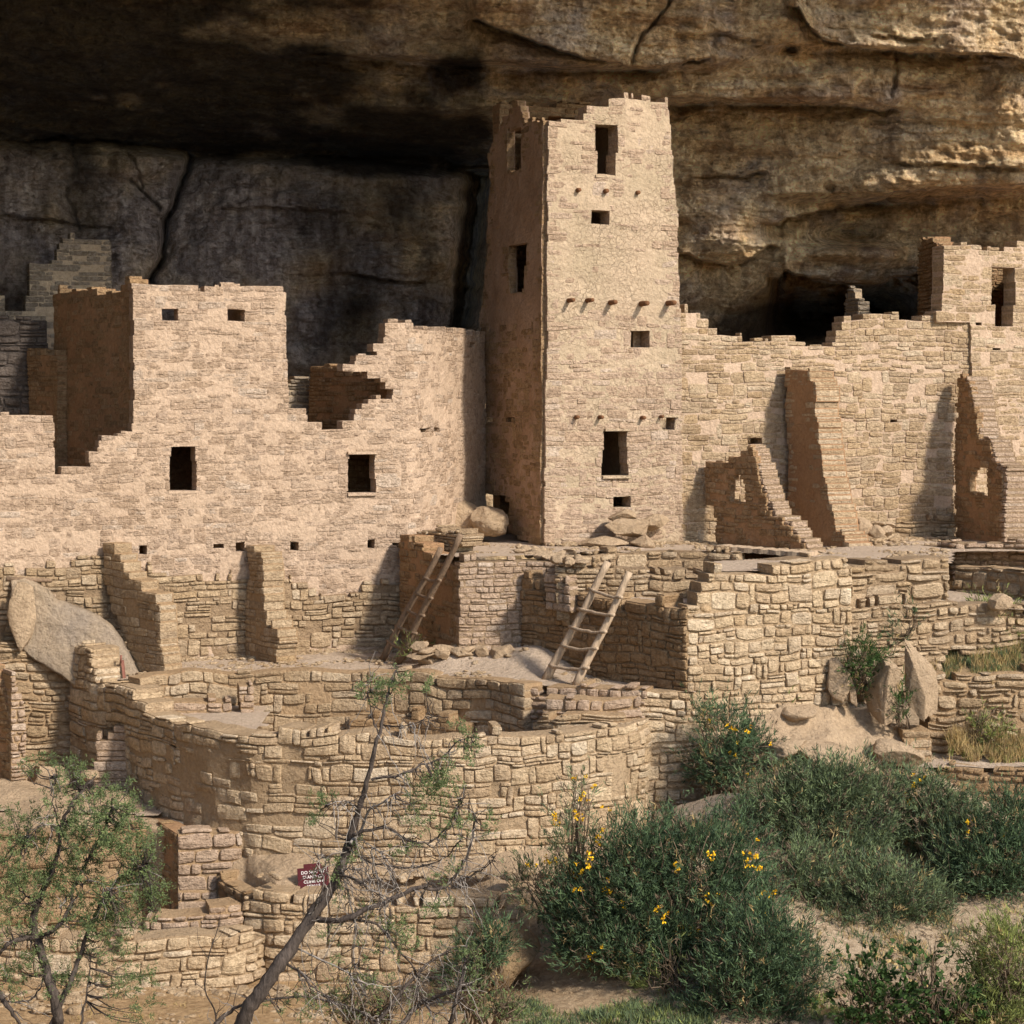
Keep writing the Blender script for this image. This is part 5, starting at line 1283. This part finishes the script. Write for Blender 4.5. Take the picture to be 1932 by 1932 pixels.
def bush(name, lobes, Y, label, cat, mat, cover=3.0, L=(.05, .11), W=(.008, .015), up=.8, flowers=0, ftop=.5, seed=0, stems=14, stem_mat=None, depth=.8, group=None, ground_v=None, gap=.12, fl_region=None):
    rs = np.random.default_rng(seed + 900)
    u0 = np.mean([l[0] for l in lobes]); vb = ground_v or max(l[1] + l[3] for l in lobes)
    base = P(u0, vb, Y)
    t = thing(name, tuple(base), label, cat, group)
    CC, DD = [], []
    FL = []
    for (u, v, ru, rv) in lobes:
        if ru > 45: ru, rv = ru * 1.1, rv * 1.12
        c = P(u, v, Y + rs.uniform(-.25, .25)); k = Y / F
        rx, rz = ru * k, rv * k; ry = (rx + rz) / 2 * depth
        NB = 16
        n = int(math.pi * ru * rv / 11.0 * cover * (.09 / np.mean(L)) * (.016 / np.mean(W)) * (Y / 30) ** 2 * 1.25 / NB) + 2
        d = rs.normal(size=(n, 3)); d /= np.linalg.norm(d, axis=1)[:, None]
        out = .92 + .42 * fbm(d[:, 0] * 2.2 + u * .1, d[:, 1] * 2.2, d[:, 2] * 2.2, seed, 4)
        r = rs.uniform(.15, 1, n) ** .42 * out
        p = d * r[:, None] * np.array([rx, ry, rz]) + c
        g = .7 * fbm(p[:, 0] * 1.9, p[:, 1] * 1.9, p[:, 2] * 1.9, seed + 5, 2) + .5 * fbm(p[:, 0] * 4.5, p[:, 1] * 4.5, p[:, 2] * 4.5, seed + 6, 3)
        keep = (g > -.38 + gap * 1.6 * (r > .75)) | (rs.random(n) < .06)
        p, d = p[keep], d[keep]
        sd_ = d * .7 + np.array([0, 0, up]) + rs.normal(size=p.shape) * .3
        sd_ /= np.linalg.norm(sd_, axis=1)[:, None]
        sl_ = rs.uniform(.14, .42, len(p)) * (1.0 if up > .5 else .7)
        f_ = rs.random((len(p), NB))
        bend = rs.normal(size=p.shape) * .10
        q_ = p[:, None] + sd_[:, None] * (sl_[:, None] * f_)[:, :, None] + bend[:, None] * (f_ ** 2)[:, :, None] + rs.normal(size=(len(p), NB, 3)) * (.010 + .014 * (1 - f_))[:, :, None]
        CC.append(q_.reshape(-1, 3))
        DD.append((sd_[:, None] * .9 + rs.normal(size=(len(p), NB, 3)) * .42).reshape(-1, 3))
        if flowers:
            m = int(flowers * ru * rv / sum(l[2] * l[3] for l in lobes)) + 1
            fd = rs.normal(size=(m, 3)); fd[:, 2] = abs(fd[:, 2]) * ftop + .1; fd[:, 1] = -abs(fd[:, 1]) * .8
            fd /= np.linalg.norm(fd, axis=1)[:, None]
            cl_ = np.maximum(rs.integers(0, max(2, m // 3), m) , 0); fd = fd[cl_]
            FL.append(c + fd * np.array([rx, ry, rz]) * rs.uniform(1.0, 1.12, (m, 1)) + rs.normal(size=(m, 3)) * .05)
    C_, D_ = np.concatenate(CC), np.concatenate(DD)
    n = len(C_)
    V, Fq = blades(C_, D_, rs.uniform(*L, n), rs.uniform(*W, n), rs)
    mesh('foliage', V, Fq, [mat, M_stem, M_dry], t, np.repeat(rs.choice([0, 1, 2], size=n // 16 + 1, p=[.88, .09, .03]), 16)[:n], smooth=False)
    T = Tubes()
    for i in range(int(stems * 1.5)):
        l = lobes[i % len(lobes)]
        e = P(l[0] + rs.uniform(-.7, .7) * l[2], l[1] + rs.uniform(-.8, .5) * l[3], Y + rs.uniform(-.4, .2))
        b0 = P(l[0] * .5 + u0 * .5 + rs.uniform(-20, 20), max(vb, l[1] + l[3] * .9), Y + rs.uniform(-.1, .3))
        f = np.linspace(0, 1, 7)[:, None]
        pts = b0 + (e - b0) * f + rs.normal(size=(7, 3)) * .035 + np.array([0, 0, .12]) * np.sin(f * math.pi)
        T.add(pts, np.linspace(.016, .005, 7), 4)
        for q_ in range(3):
            j = rs.integers(2, 6); dd = rs.normal(size=3) * .5 + np.array([0, 0, .8]); T.add(pts[j] + dd / np.linalg.norm(dd) * rs.uniform(.15, .5) * np.linspace(0, 1, 4)[:, None] + rs.normal(size=(4, 3)) * .012, np.linspace(.007, .003, 4), 3)
    T.build('stems', stem_mat or M_stem, t)
    if FL:
        Fp = np.concatenate(FL); k = 9
        cc = np.repeat(Fp, k, 0) + rs.normal(size=(len(Fp) * k, 3)) * .014
        V, Fq = blades(cc, rs.normal(size=cc.shape) + np.array([0, -.3, .5]), rs.uniform(.02, .038, len(cc)), rs.uniform(.016, .028, len(cc)), rs)
        mesh('blossoms', V, Fq, M_flow, t, smooth=False)
    return t

bush('flowering_bush', [(1190, 1640, 95, 75), (1320, 1635, 125, 90), (1290, 1730, 150, 85), (1130, 1715, 90, 80), (1390, 1720, 70, 80), (1110, 1790, 70, 60), (1210, 1790, 100, 60), (1330, 1800, 90, 50)], 28.9,
     'largest dark green bush, dotted with yellow flowers, at bottom centre', 'bush', M_rab, flowers=70, seed=1, stems=50, cover=3.2)
bush('flowering_bush', [(1090, 1600, 55, 75), (1020, 1680, 65, 60), (1095, 1500, 28, 40)], 29.6, 'thin airy flowering shrub in front of the round kiva wall', 'bush', M_rab2, cover=.8, flowers=36, ftop=1.2, seed=2, stems=26, gap=.4)
bush('flowering_bush', [(1370, 1400, 55, 55), (1350, 1440, 50, 50), (1420, 1420, 40, 45), (1375, 1465, 45, 30), (1330, 1360, 18, 30)], 32.9, 'compact shrub with a few yellow tips at the foot of the block wall', 'bush', M_rab, flowers=14, seed=3, stems=24, cover=2.0, gap=.3)
bush('green_bush', [(1500, 1555, 85, 65), (1600, 1535, 85, 75), (1555, 1510, 70, 55), (1560, 1610, 110, 60), (1490, 1500, 50, 40)], 31.7, 'broad green bush just below the sandstone ledge', 'bush', M_rab2, seed=4, stems=30, cover=3.0)
bush('green_bush', [(1580, 1690, 110, 65), (1680, 1700, 90, 65), (1500, 1670, 70, 60), (1610, 1750, 120, 45), (1740, 1730, 50, 35)], 30.4, 'wide grey-green bush in the middle of the slope beside the sandy path', 'bush', M_rab2, seed=5, stems=34, cover=2.8)
bush('flowering_bush', [(1755, 1560, 70, 55), (1830, 1600, 80, 65), (1740, 1500, 50, 30), (1800, 1540, 60, 30)], 31.8, 'green shrub with scattered yellow flowers beside the stone steps', 'bush', M_rab2, flowers=26, seed=6, stems=24, cover=2.6)
bush('green_bush', [(1900, 1570, 60, 55), (1880, 1640, 90, 60), (1950, 1640, 60, 60), (1820, 1670, 60, 40)], 31.3, 'dark green bush below the low dark wall at the right edge', 'bush', M_rab, seed=7, stems=24, cover=3.0)
bush('green_bush', [(1440, 1790, 80, 75), (1400, 1860, 85, 65), (1490, 1860, 75, 60), (1430, 1920, 90, 50), (1350, 1900, 40, 40)], 27.7, 'blue-green feathery bush beside the path at the bottom', 'bush', M_rab, seed=8, stems=34, cover=3.0)
bush('oak_shrub', [(1640, 1850, 45, 50), (1670, 1890, 80, 40), (1610, 1900, 55, 45), (1690, 1930, 90, 30)], 26.6, 'dark broad-leaved shrub left of the two in front of the path', 'shrub', M_rab3, L=(.05, .08), W=(.028, .045), up=.3, seed=9, stems=24, cover=2.0, gap=.35)
bush('oak_shrub', [(1750, 1830, 40, 45), (1775, 1870, 70, 50), (1800, 1915, 70, 35), (1720, 1890, 35, 40)], 26.7, 'dark broad-leaved shrub right of the two in front of the path', 'shrub', M_rab3, L=(.05, .08), W=(.028, .045), up=.3, seed=10, stems=24, cover=2.0, gap=.35)
bush('green_bush', [(1900, 1800, 60, 50), (1880, 1860, 60, 50), (1935, 1880, 50, 60), (1870, 1920, 60, 30)], 27.0, 'fresh yellow-green bush in the bottom right corner', 'bush', M_yg, seed=11, stems=24, cover=2.2)
bush('small_plant', [(1270, 1830, 45, 30), (1240, 1860, 50, 25), (1310, 1850, 35, 25)], 28.2, 'light yellow-green plant under the large flowering bush', 'plant', M_yg, seed=12, stems=12, cover=1.6, gap=.3)
bush('green_bush', [(905, 1810, 50, 38), (935, 1775, 38, 28), (880, 1850, 35, 25)], 28.8, 'small green bush at the right end of the long coursed wall', 'bush', M_rab, seed=13, stems=18, cover=2.2)
bush('small_plant', [(1872, 1180, 55, 38), (1905, 1210, 45, 25)], 36.3, 'bright green leafy plant high on the grassy slope', 'plant', M_yg, seed=14, stems=14, cover=2.4)
bush('small_plant', [(1690, 1196, 26, 24), (1655, 1218, 16, 14), (1718, 1165, 10, 30)], 35.3, 'dark wiry plant rooted above the standing slabs', 'plant', M_rab, seed=15, stems=20, cover=2.0, gap=.3)
bush('small_plant', [(1625, 1235, 34, 30), (1636, 1280, 20, 34)], 34.35, 'dark green plant in the gap between the standing slabs', 'plant', M_rab3, seed=16, stems=8, cover=2.4)
bush('small_plant', [(1697, 1340, 14, 34)], 34.3, 'narrow green plant squeezed between the two tallest slabs', 'plant', M_rab3, seed=17, stems=6, cover=2.6)
bush('small_plant', [(1476, 1328, 24, 13)], 34.3, 'tiny green tuft at the wall foot above the bedrock', 'plant', M_yg, seed=18, stems=6, cover=2.0)
bush('small_plant', [(1695, 1482, 60, 22), (1640, 1475, 30, 18)], 33.2, 'low creeping green plant over the left ends of the stone steps', 'plant', M_rab2, seed=19, stems=10, cover=2.4)
bush('small_plant', [(1870, 1395, 22, 20), (1845, 1375, 12, 12)], 34.9, 'small green clump against the rough rubble wall', 'plant', M_yg, seed=20, stems=8, cover=2.0)
bush('small_plant', [(778, 1232, 14, 10)], 36.7, 'little green sprig at the foot of the left ladder', 'plant', M_yg, seed=21, stems=5, cover=2.2)

def grass(name, areas, label, seed):
    """areas: (u range, v range, Y at top, Y at bottom, count, height, material index)"""
    rs = np.random.default_rng(seed)
    Vs, Fs, mi, o = [], [], [], 0
    for (u0, u1, v0, v1, Ya, Yb, n, h, k) in areas:
        f = rs.random(n); g = rs.random(n)
        cl = noise(f * 9, g * 7, seed, 3); keep = cl > -.25
        f, g = f[keep], g[keep]
        Y = Ya + (Yb - Ya) * g
        pts = np.stack([(u0 + (u1 - u0) * f - UC) * Y / F, Y, (VH - (v0 + (v1 - v0) * g)) * Y / F], 1)
        nb = 14
        C_ = np.repeat(pts, nb, 0) + rs.normal(size=(len(pts) * nb, 3)) * np.array([.03, .03, .0])
        D_ = rs.normal(size=C_.shape) * .35 + np.array([0, 0, 1])
        V, Q = blades(C_, D_, rs.uniform(.4, 1, len(C_)) * h, rs.uniform(.006, .012, len(C_)), rs)
        Vs.append(V); Fs.append(Q + o); o += len(V); mi.append(np.full(len(Q), k))
    ob = mesh(name, np.concatenate(Vs), np.concatenate(Fs), [M_dry, M_yg, M_rab2], None, np.concatenate(mi), smooth=False)
    tag(ob, label, kind='stuff')
grass('dry_grass', [(1735, 1990, 1195, 1296, 36.2, 35.2, 650, .22, 0), (1735, 1990, 1195, 1296, 36.2, 35.2, 420, .2, 2), (1735, 1990, 1195, 1290, 36.2, 35.3, 420, .2, 1), (1700, 1760, 1200, 1290, 35.9, 35.2, 160, .3, 0),
                    (1790, 1990, 1385, 1445, 34.9, 34.5, 300, .26, 0), (1790, 1990, 1395, 1445, 34.9, 34.5, 160, .2, 1)], 'dry tan and green grass on the slope and wall foot at the right', 31)
def gpts(u0, u1, Y0, Y1, n, h, k, rs, lst):
    Y = rs.uniform(Y0, Y1, n); u = rs.uniform(u0, u1, n); x = (u - UC) * Y / F
    cl = fbm(x * 1.3, Y * 1.3, 0, 21, 3); kp = cl > .18
    x, Y = x[kp], Y[kp]
    lst.append((np.stack([x, Y, gz(x, Y) - .01], 1), h, k))
def weeds():
    rs = np.random.default_rng(77); L_ = []
    gpts(960, 1350, 26.6, 28.6, 900, .16, 2, rs, L_); gpts(960, 1350, 26.6, 28.6, 500, .14, 1, rs, L_)
    gpts(650, 1000, 26.6, 28.8, 500, .12, 2, rs, L_)
    gpts(1450, 1990, 28.6, 33.0, 1100, .16, 2, rs, L_); gpts(1450, 1990, 28.9, 33.0, 900, .18, 0, rs, L_)
    gpts(1520, 2000, 26.2, 28.2, 700, .16, 1, rs, L_); gpts(-20, 640, 27.4, 28.9, 120, .08, 0, rs, L_)
    gpts(1280, 1480, 30, 33.0, 260, .16, 0, rs, L_)
    Vs, Fs, mi, o = [], [], [], 0
    for pts, h, k in L_:
        C_ = np.repeat(pts, 12, 0) + rs.normal(size=(len(pts) * 12, 3)) * np.array([.05, .05, 0])
        V, Q = blades(C_, rs.normal(size=C_.shape) * .5 + np.array([0, 0, .9]), rs.uniform(.4, 1, len(C_)) * h, rs.uniform(.007, .016, len(C_)), rs)
        Vs.append(V); Fs.append(Q + o); o += len(V); mi.append(np.full(len(Q), k))
    tag(mesh('ground_weeds', np.concatenate(Vs), np.concatenate(Fs), [M_dry, M_yg, M_rab2], None, np.concatenate(mi), smooth=False), 'low weeds and dry stalks scattered over the sandy ground', kind='stuff')
weeds()

# junipers in the foreground
def smooth_line(pts, n=5):
    pts = np.asarray(pts, float)
    out = []
    for i in range(len(pts) - 1):
        p0, p1, p2, p3 = pts[max(i - 1, 0)], pts[i], pts[i + 1], pts[min(i + 2, len(pts) - 1)]
        for t in np.linspace(0, 1, n, endpoint=False):
            out.append(.5 * ((2 * p1) + (-p0 + p2) * t + (2 * p0 - 5 * p1 + 4 * p2 - p3) * t * t + (-p0 + 3 * p1 - 3 * p2 + p3) * t ** 3))
    out.append(pts[-1])
    return np.array(out)

def juniper(label, Y, trunk, trunk_r, limbs, clumps, seed, tw=1.0, hang=0, cover=1.0, foot=None):
    rs = np.random.default_rng(seed)
    base = P(trunk[0][0], trunk[0][1] + 60, Y)
    t = thing('juniper_tree', tuple(base), label, 'tree')
    ends = []
    def poly(pts, wob=.25):
        ph = rs.uniform(0, 6)
        w_ = np.array([P(u, v, Y + wob * math.sin(ph + i * .6) * (i > 0)) for i, (u, v) in enumerate(pts)])
        return smooth_line(w_)
    T = Tubes()
    tp = poly(trunk, .12)
    if foot is not None:
        tp = np.vstack([tp[0] + np.array(foot), tp[0] + np.array(foot) * .5, tp])
    n = len(tp)
    T.add(tp + rs.normal(size=tp.shape) * .006, np.interp(np.linspace(0, 1, n), np.linspace(0, 1, len(trunk_r)), trunk_r) * (1 + .12 * rs.uniform(-1, 1, n)), 9)
    T.build('trunk', M_bark, t)
    nodes = [tp]
    TB, TD = Tubes(), Tubes()
    for pts, r0, dead in limbs:
        q = poly(pts)
        q = q + rs.normal(size=q.shape) * .006
        n = len(q)
        (TD if dead else TB).add(q, np.linspace(r0, max(.003, r0 * .3), n) * (1 + .1 * rs.uniform(-1, 1, n)), 6)
        nodes.append(q)
        # side twigs
        for k in range(int(n * .9 * tw)):
            i = rs.integers(1, n); d = rs.normal(size=3) * np.array([1, .5, 1]); d += (q[i] - q[i - 1]) / (np.linalg.norm(q[i] - q[i - 1]) + 1e-6) * .8
            d /= np.linalg.norm(d); L = rs.uniform(.08, .38)
            f = np.linspace(0, 1, 5)[:, None]
            w_ = q[i] + d * L * f + rs.normal(size=(5, 3)) * .012 + np.array([0, 0, -.06]) * f ** 2
            (TD if rs.random() < .45 else TB).add(w_, np.linspace(.006, .002, 5), 3)
    NN = np.concatenate(nodes)
    CC, DD = [], []
    for (u, v, ru, rv) in clumps:
        k = Y / F
        m = max(3, int(ru * rv / 42.0 * cover))
        c = P(u, v, Y)
        d = rs.normal(size=(m, 3)) * np.array([.55, .5, .55]); d *= np.minimum(1, 1.15 / (np.linalg.norm(d, axis=1)[:, None] + 1e-9))
        pc = c + d * np.array([ru * k, .42, rv * k])
        kp = fbm(pc[:, 0] * 4, pc[:, 1] * 4, pc[:, 2] * 4, seed, 3) > -.35
        pc = pc[kp]
        for i, p in enumerate(pc):
            if i % 5 == 0:
                j = np.argmin(((NN - p) ** 2).sum(1) + rs.uniform(0, .02, len(NN))); a = NN[j]
                f = np.linspace(0, 1, 6)[:, None]
                w_ = a + (p - a) * f + rs.normal(size=(6, 3)) * .02 * np.sin(f * math.pi) + np.array([0, 0, -.05]) * np.sin(f * math.pi)
                TB.add(w_, np.linspace(.009, .003, 6), 3)
            dirn = (p - c) * 2 + np.array([0, 0, .25]) + rs.normal(size=3) * .3; dirn /= np.linalg.norm(dirn) + 1e-9
            L = rs.uniform(.06, .14); nb = 26
            s_ = rs.uniform(0, 1, nb)[:, None]
            b0 = p + dirn * L * (s_ - .5) + rs.normal(size=(nb, 3)) * .016
            CC.append(b0); DD.append(dirn * .8 + rs.normal(size=(nb, 3)) * .8)
    for i in range(hang):
        a = NN[rs.integers(0, len(NN))]; L = rs.uniform(.2, .6)
        f = np.linspace(0, 1, 7)[:, None]
        w_ = a + np.array([rs.uniform(-.25, .25), rs.uniform(-.1, .1), -L]) * f + rs.normal(size=(7, 3)) * .014
        TD.add(w_, np.linspace(.0055, .002, 7), 3)
    TB.build('branches', M_bark, t)
    if TD.n: TD.build('dead_branches', M_dead, t)
    C_, D_ = np.concatenate(CC), np.concatenate(DD)
    V, Q = blades(C_, D_, rs.uniform(.018, .042, len(C_)), rs.uniform(.006, .011, len(C_)), rs)
    mesh('foliage', V, Q, M_jun, t, smooth=False)

juniper('green juniper with a twisting grey trunk in the bottom left corner', 22.5,
        [(110, 1932), (103, 1881), (90, 1838), (75, 1788), (65, 1761), (65, 1721), (75, 1695), (97, 1648), (110, 1608), (115, 1565), (132, 1521), (157, 1488), (180, 1465)], [.06, .056, .045, .04, .03, .022, .016, .008],
        [([(93, 1945), (123, 1875), (143, 1828), (163, 1768), (182, 1725), (207, 1681), (233, 1651), (277, 1630)], .032, 0),
         ([(77, 1768), (110, 1748), (133, 1711), (137, 1681), (153, 1648), (177, 1598), (200, 1555), (213, 1521)], .024, 0),
         ([(63, 1768), (20, 1778), (0, 1798), (-25, 1830)], .032, 0), ([(110, 1561), (90, 1555), (63, 1568), (43, 1588)], .011, 1),
         ([(113, 1711), (137, 1678), (167, 1661), (193, 1668), (208, 1681)], .010, 1), ([(0, 1888), (53, 1888), (77, 1861), (80, 1838)], .014, 0),
         ([(-10, 1865), (20, 1905), (42, 1940)], .04, 0), ([(152, 1940), (160, 1888), (170, 1828), (168, 1800)], .014, 0),
         ([(110, 1608), (150, 1590), (170, 1570), (185, 1545)], .010, 0), ([(75, 1700), (50, 1690), (25, 1660), (10, 1620)], .014, 0), ([(115, 1565), (100, 1520), (98, 1490), (105, 1465)], .010, 0), ([(150, 1490), (152, 1465), (150, 1440)], .010, 0)],
        [(78, 1450, 34, 26), (138, 1445, 36, 28), (110, 1490, 30, 20), (40, 1560, 45, 42), (200, 1505, 50, 36), (235, 1550, 50, 45), (200, 1590, 60, 45), (270, 1610, 35, 45), (130, 1590, 45, 50), (165, 1650, 65, 45), (250, 1670, 60, 45), (290, 1690, 28, 25),
         (50, 1640, 48, 60), (25, 1720, 30, 50), (140, 1730, 70, 36), (225, 1730, 60, 32), (200, 1785, 50, 24), (20, 1830, 26, 50), (120, 1850, 36, 26), (230, 1850, 60, 22), (270, 1905, 55, 18), (150, 1540, 50, 30), (100, 1660, 40, 30), (60, 1800, 30, 30)], 5, cover=2.0, foot=(.05, 0, -2.3))
juniper('leaning half-dead juniper with a thick dark trunk, in front of the round kiva wall', 22.0,
        [(452, 1945), (467, 1905), (493, 1871), (527, 1821), (550, 1788), (583, 1735), (617, 1688), (644, 1635), (654, 1605), (661, 1578), (677, 1528), (687, 1495), (699, 1448), (709, 1405), (721, 1365), (731, 1318), (737, 1288), (748, 1262)],
        [.085, .08, .075, .07, .06, .052, .04, .03, .024, .018, .013, .008],
        [([(701, 1471), (744, 1465), (794, 1445), (834, 1428), (861, 1401), (887, 1391)], .016, 0), ([(660, 1590), (677, 1571), (697, 1528), (721, 1515), (744, 1496)], .020, 1),
         ([(665, 1575), (727, 1561), (767, 1585), (801, 1591), (831, 1575), (857, 1535), (874, 1508)], .018, 0), ([(655, 1600), (671, 1611), (694, 1625), (744, 1635), (797, 1635), (844, 1615), (874, 1578)], .014, 0),
         ([(600, 1735), (644, 1736), (694, 1715), (731, 1701), (784, 1675), (824, 1678), (851, 1661), (874, 1628), (891, 1581), (896, 1535)], .034, 0), ([(851, 1661), (891, 1651), (917, 1635), (936, 1611)], .012, 0),
         ([(700, 1945), (744, 1888), (787, 1838), (817, 1811), (857, 1788)], .026, 0), ([(750, 1945), (784, 1901), (817, 1885), (861, 1868), (884, 1860)], .030, 0), ([(846, 1945), (861, 1888), (874, 1828), (881, 1781)], .028, 0),
         ([(635, 1650), (664, 1655), (687, 1671), (731, 1698)], .015, 0), ([(660, 1735), (711, 1745), (751, 1791), (777, 1821), (791, 1848), (787, 1875), (801, 1895), (824, 1915)], .014, 0),
         ([(560, 1790), (644, 1828), (677, 1851), (721, 1861), (757, 1861)], .012, 1), ([(480, 1890), (560, 1880), (644, 1895), (677, 1908), (711, 1925)], .016, 0), ([(721, 1368), (757, 1370), (787, 1363), (817, 1351)], .008, 0),
         ([(716, 1388), (701, 1351), (694, 1308), (697, 1281)], .009, 0), ([(677, 1528), (650, 1512), (614, 1518)], .009, 1), ([(533, 1815), (567, 1835), (587, 1861), (617, 1881), (644, 1895)], .016, 0),
         ([(395, 1945), (433, 1908), (473, 1888)], .03, 0), ([(620, 1690), (640, 1660), (652, 1640), (680, 1640), (700, 1660)], .010, 1), ([(583, 1735), (600, 1700), (612, 1660), (600, 1630), (612, 1612)], .010, 1),
         ([(690, 1590), (720, 1610), (738, 1640), (745, 1680)], .007, 1), ([(644, 1640), (660, 1700), (672, 1760), (668, 1820), (690, 1880)], .010, 1), ([(701, 1600), (712, 1660), (728, 1740), (722, 1800)], .007, 1)],
        [(728, 1300, 30, 30), (752, 1278, 22, 20), (700, 1300, 22, 26), (812, 1300, 10, 22), (862, 1385, 30, 18), (880, 1410, 24, 30), (800, 1470, 34, 22), (840, 1470, 36, 40), (800, 1500, 40, 20), (790, 1545, 36, 22), (850, 1555, 34, 34), (925, 1560, 16, 24),
         (604, 1512, 24, 20), (590, 1545, 14, 16), (605, 1640, 14, 14), (640, 1690, 14, 30), (690, 1725, 28, 24), (740, 1745, 36, 24), (765, 1780, 28, 26), (700, 1790, 22, 22), (900, 1805, 40, 28), (925, 1770, 24, 16), (560, 1900, 50, 18), (700, 1850, 34, 20),
         (640, 1800, 18, 26), (640, 1640, 12, 24), (670, 1600, 14, 20), (845, 1640, 30, 14), (760, 1600, 30, 14), (820, 1710, 34, 18), (620, 1760, 16, 18)], 6, tw=1.7, hang=110, cover=1.35, foot=(-.55, 0, -2.6))
t_lbl = 'thin bare sapling growing between the two junipers'
t = thing('bare_sapling', tuple(P(400, 1940, 23.0)), t_lbl, 'sapling')
T = Tubes()
for pts, r in (([(404, 1990), (407, 1915), (387, 1868), (393, 1808), (410, 1755), (414, 1730)], .010), ([(393, 1808), (375, 1780), (372, 1750)], .004), ([(387, 1868), (365, 1850), (350, 1820)], .004), ([(405, 1915), (430, 1890), (436, 1862)], .004), ([(399, 1780), (412, 1770), (425, 1750)], .004)):
    T.add(smooth_line([P(u, v, 23.0) for u, v in pts]), np.linspace(r, r * .4, (len(pts) - 1) * 5 + 1), 5)
T.build('stem', M_bark, t)
bush('small_juniper', [(620, 1900, 50, 26), (690, 1910, 60, 22), (760, 1905, 40, 18)], 24.5, 'low spreading juniper branch mass at the bottom, right of the leaning trunk', 'shrub', M_jun, cover=.9, L=(.03, .055), W=(.008, .014), seed=41, stems=18, gap=.4)
bush('small_juniper', [(880, 1900, 55, 28), (950, 1915, 50, 18)], 25.5, 'low juniper tuft at the bottom centre beside the sandy ground', 'shrub', M_jun, cover=1.2, L=(.03, .055), W=(.008, .014), seed=42, stems=18, gap=.4)
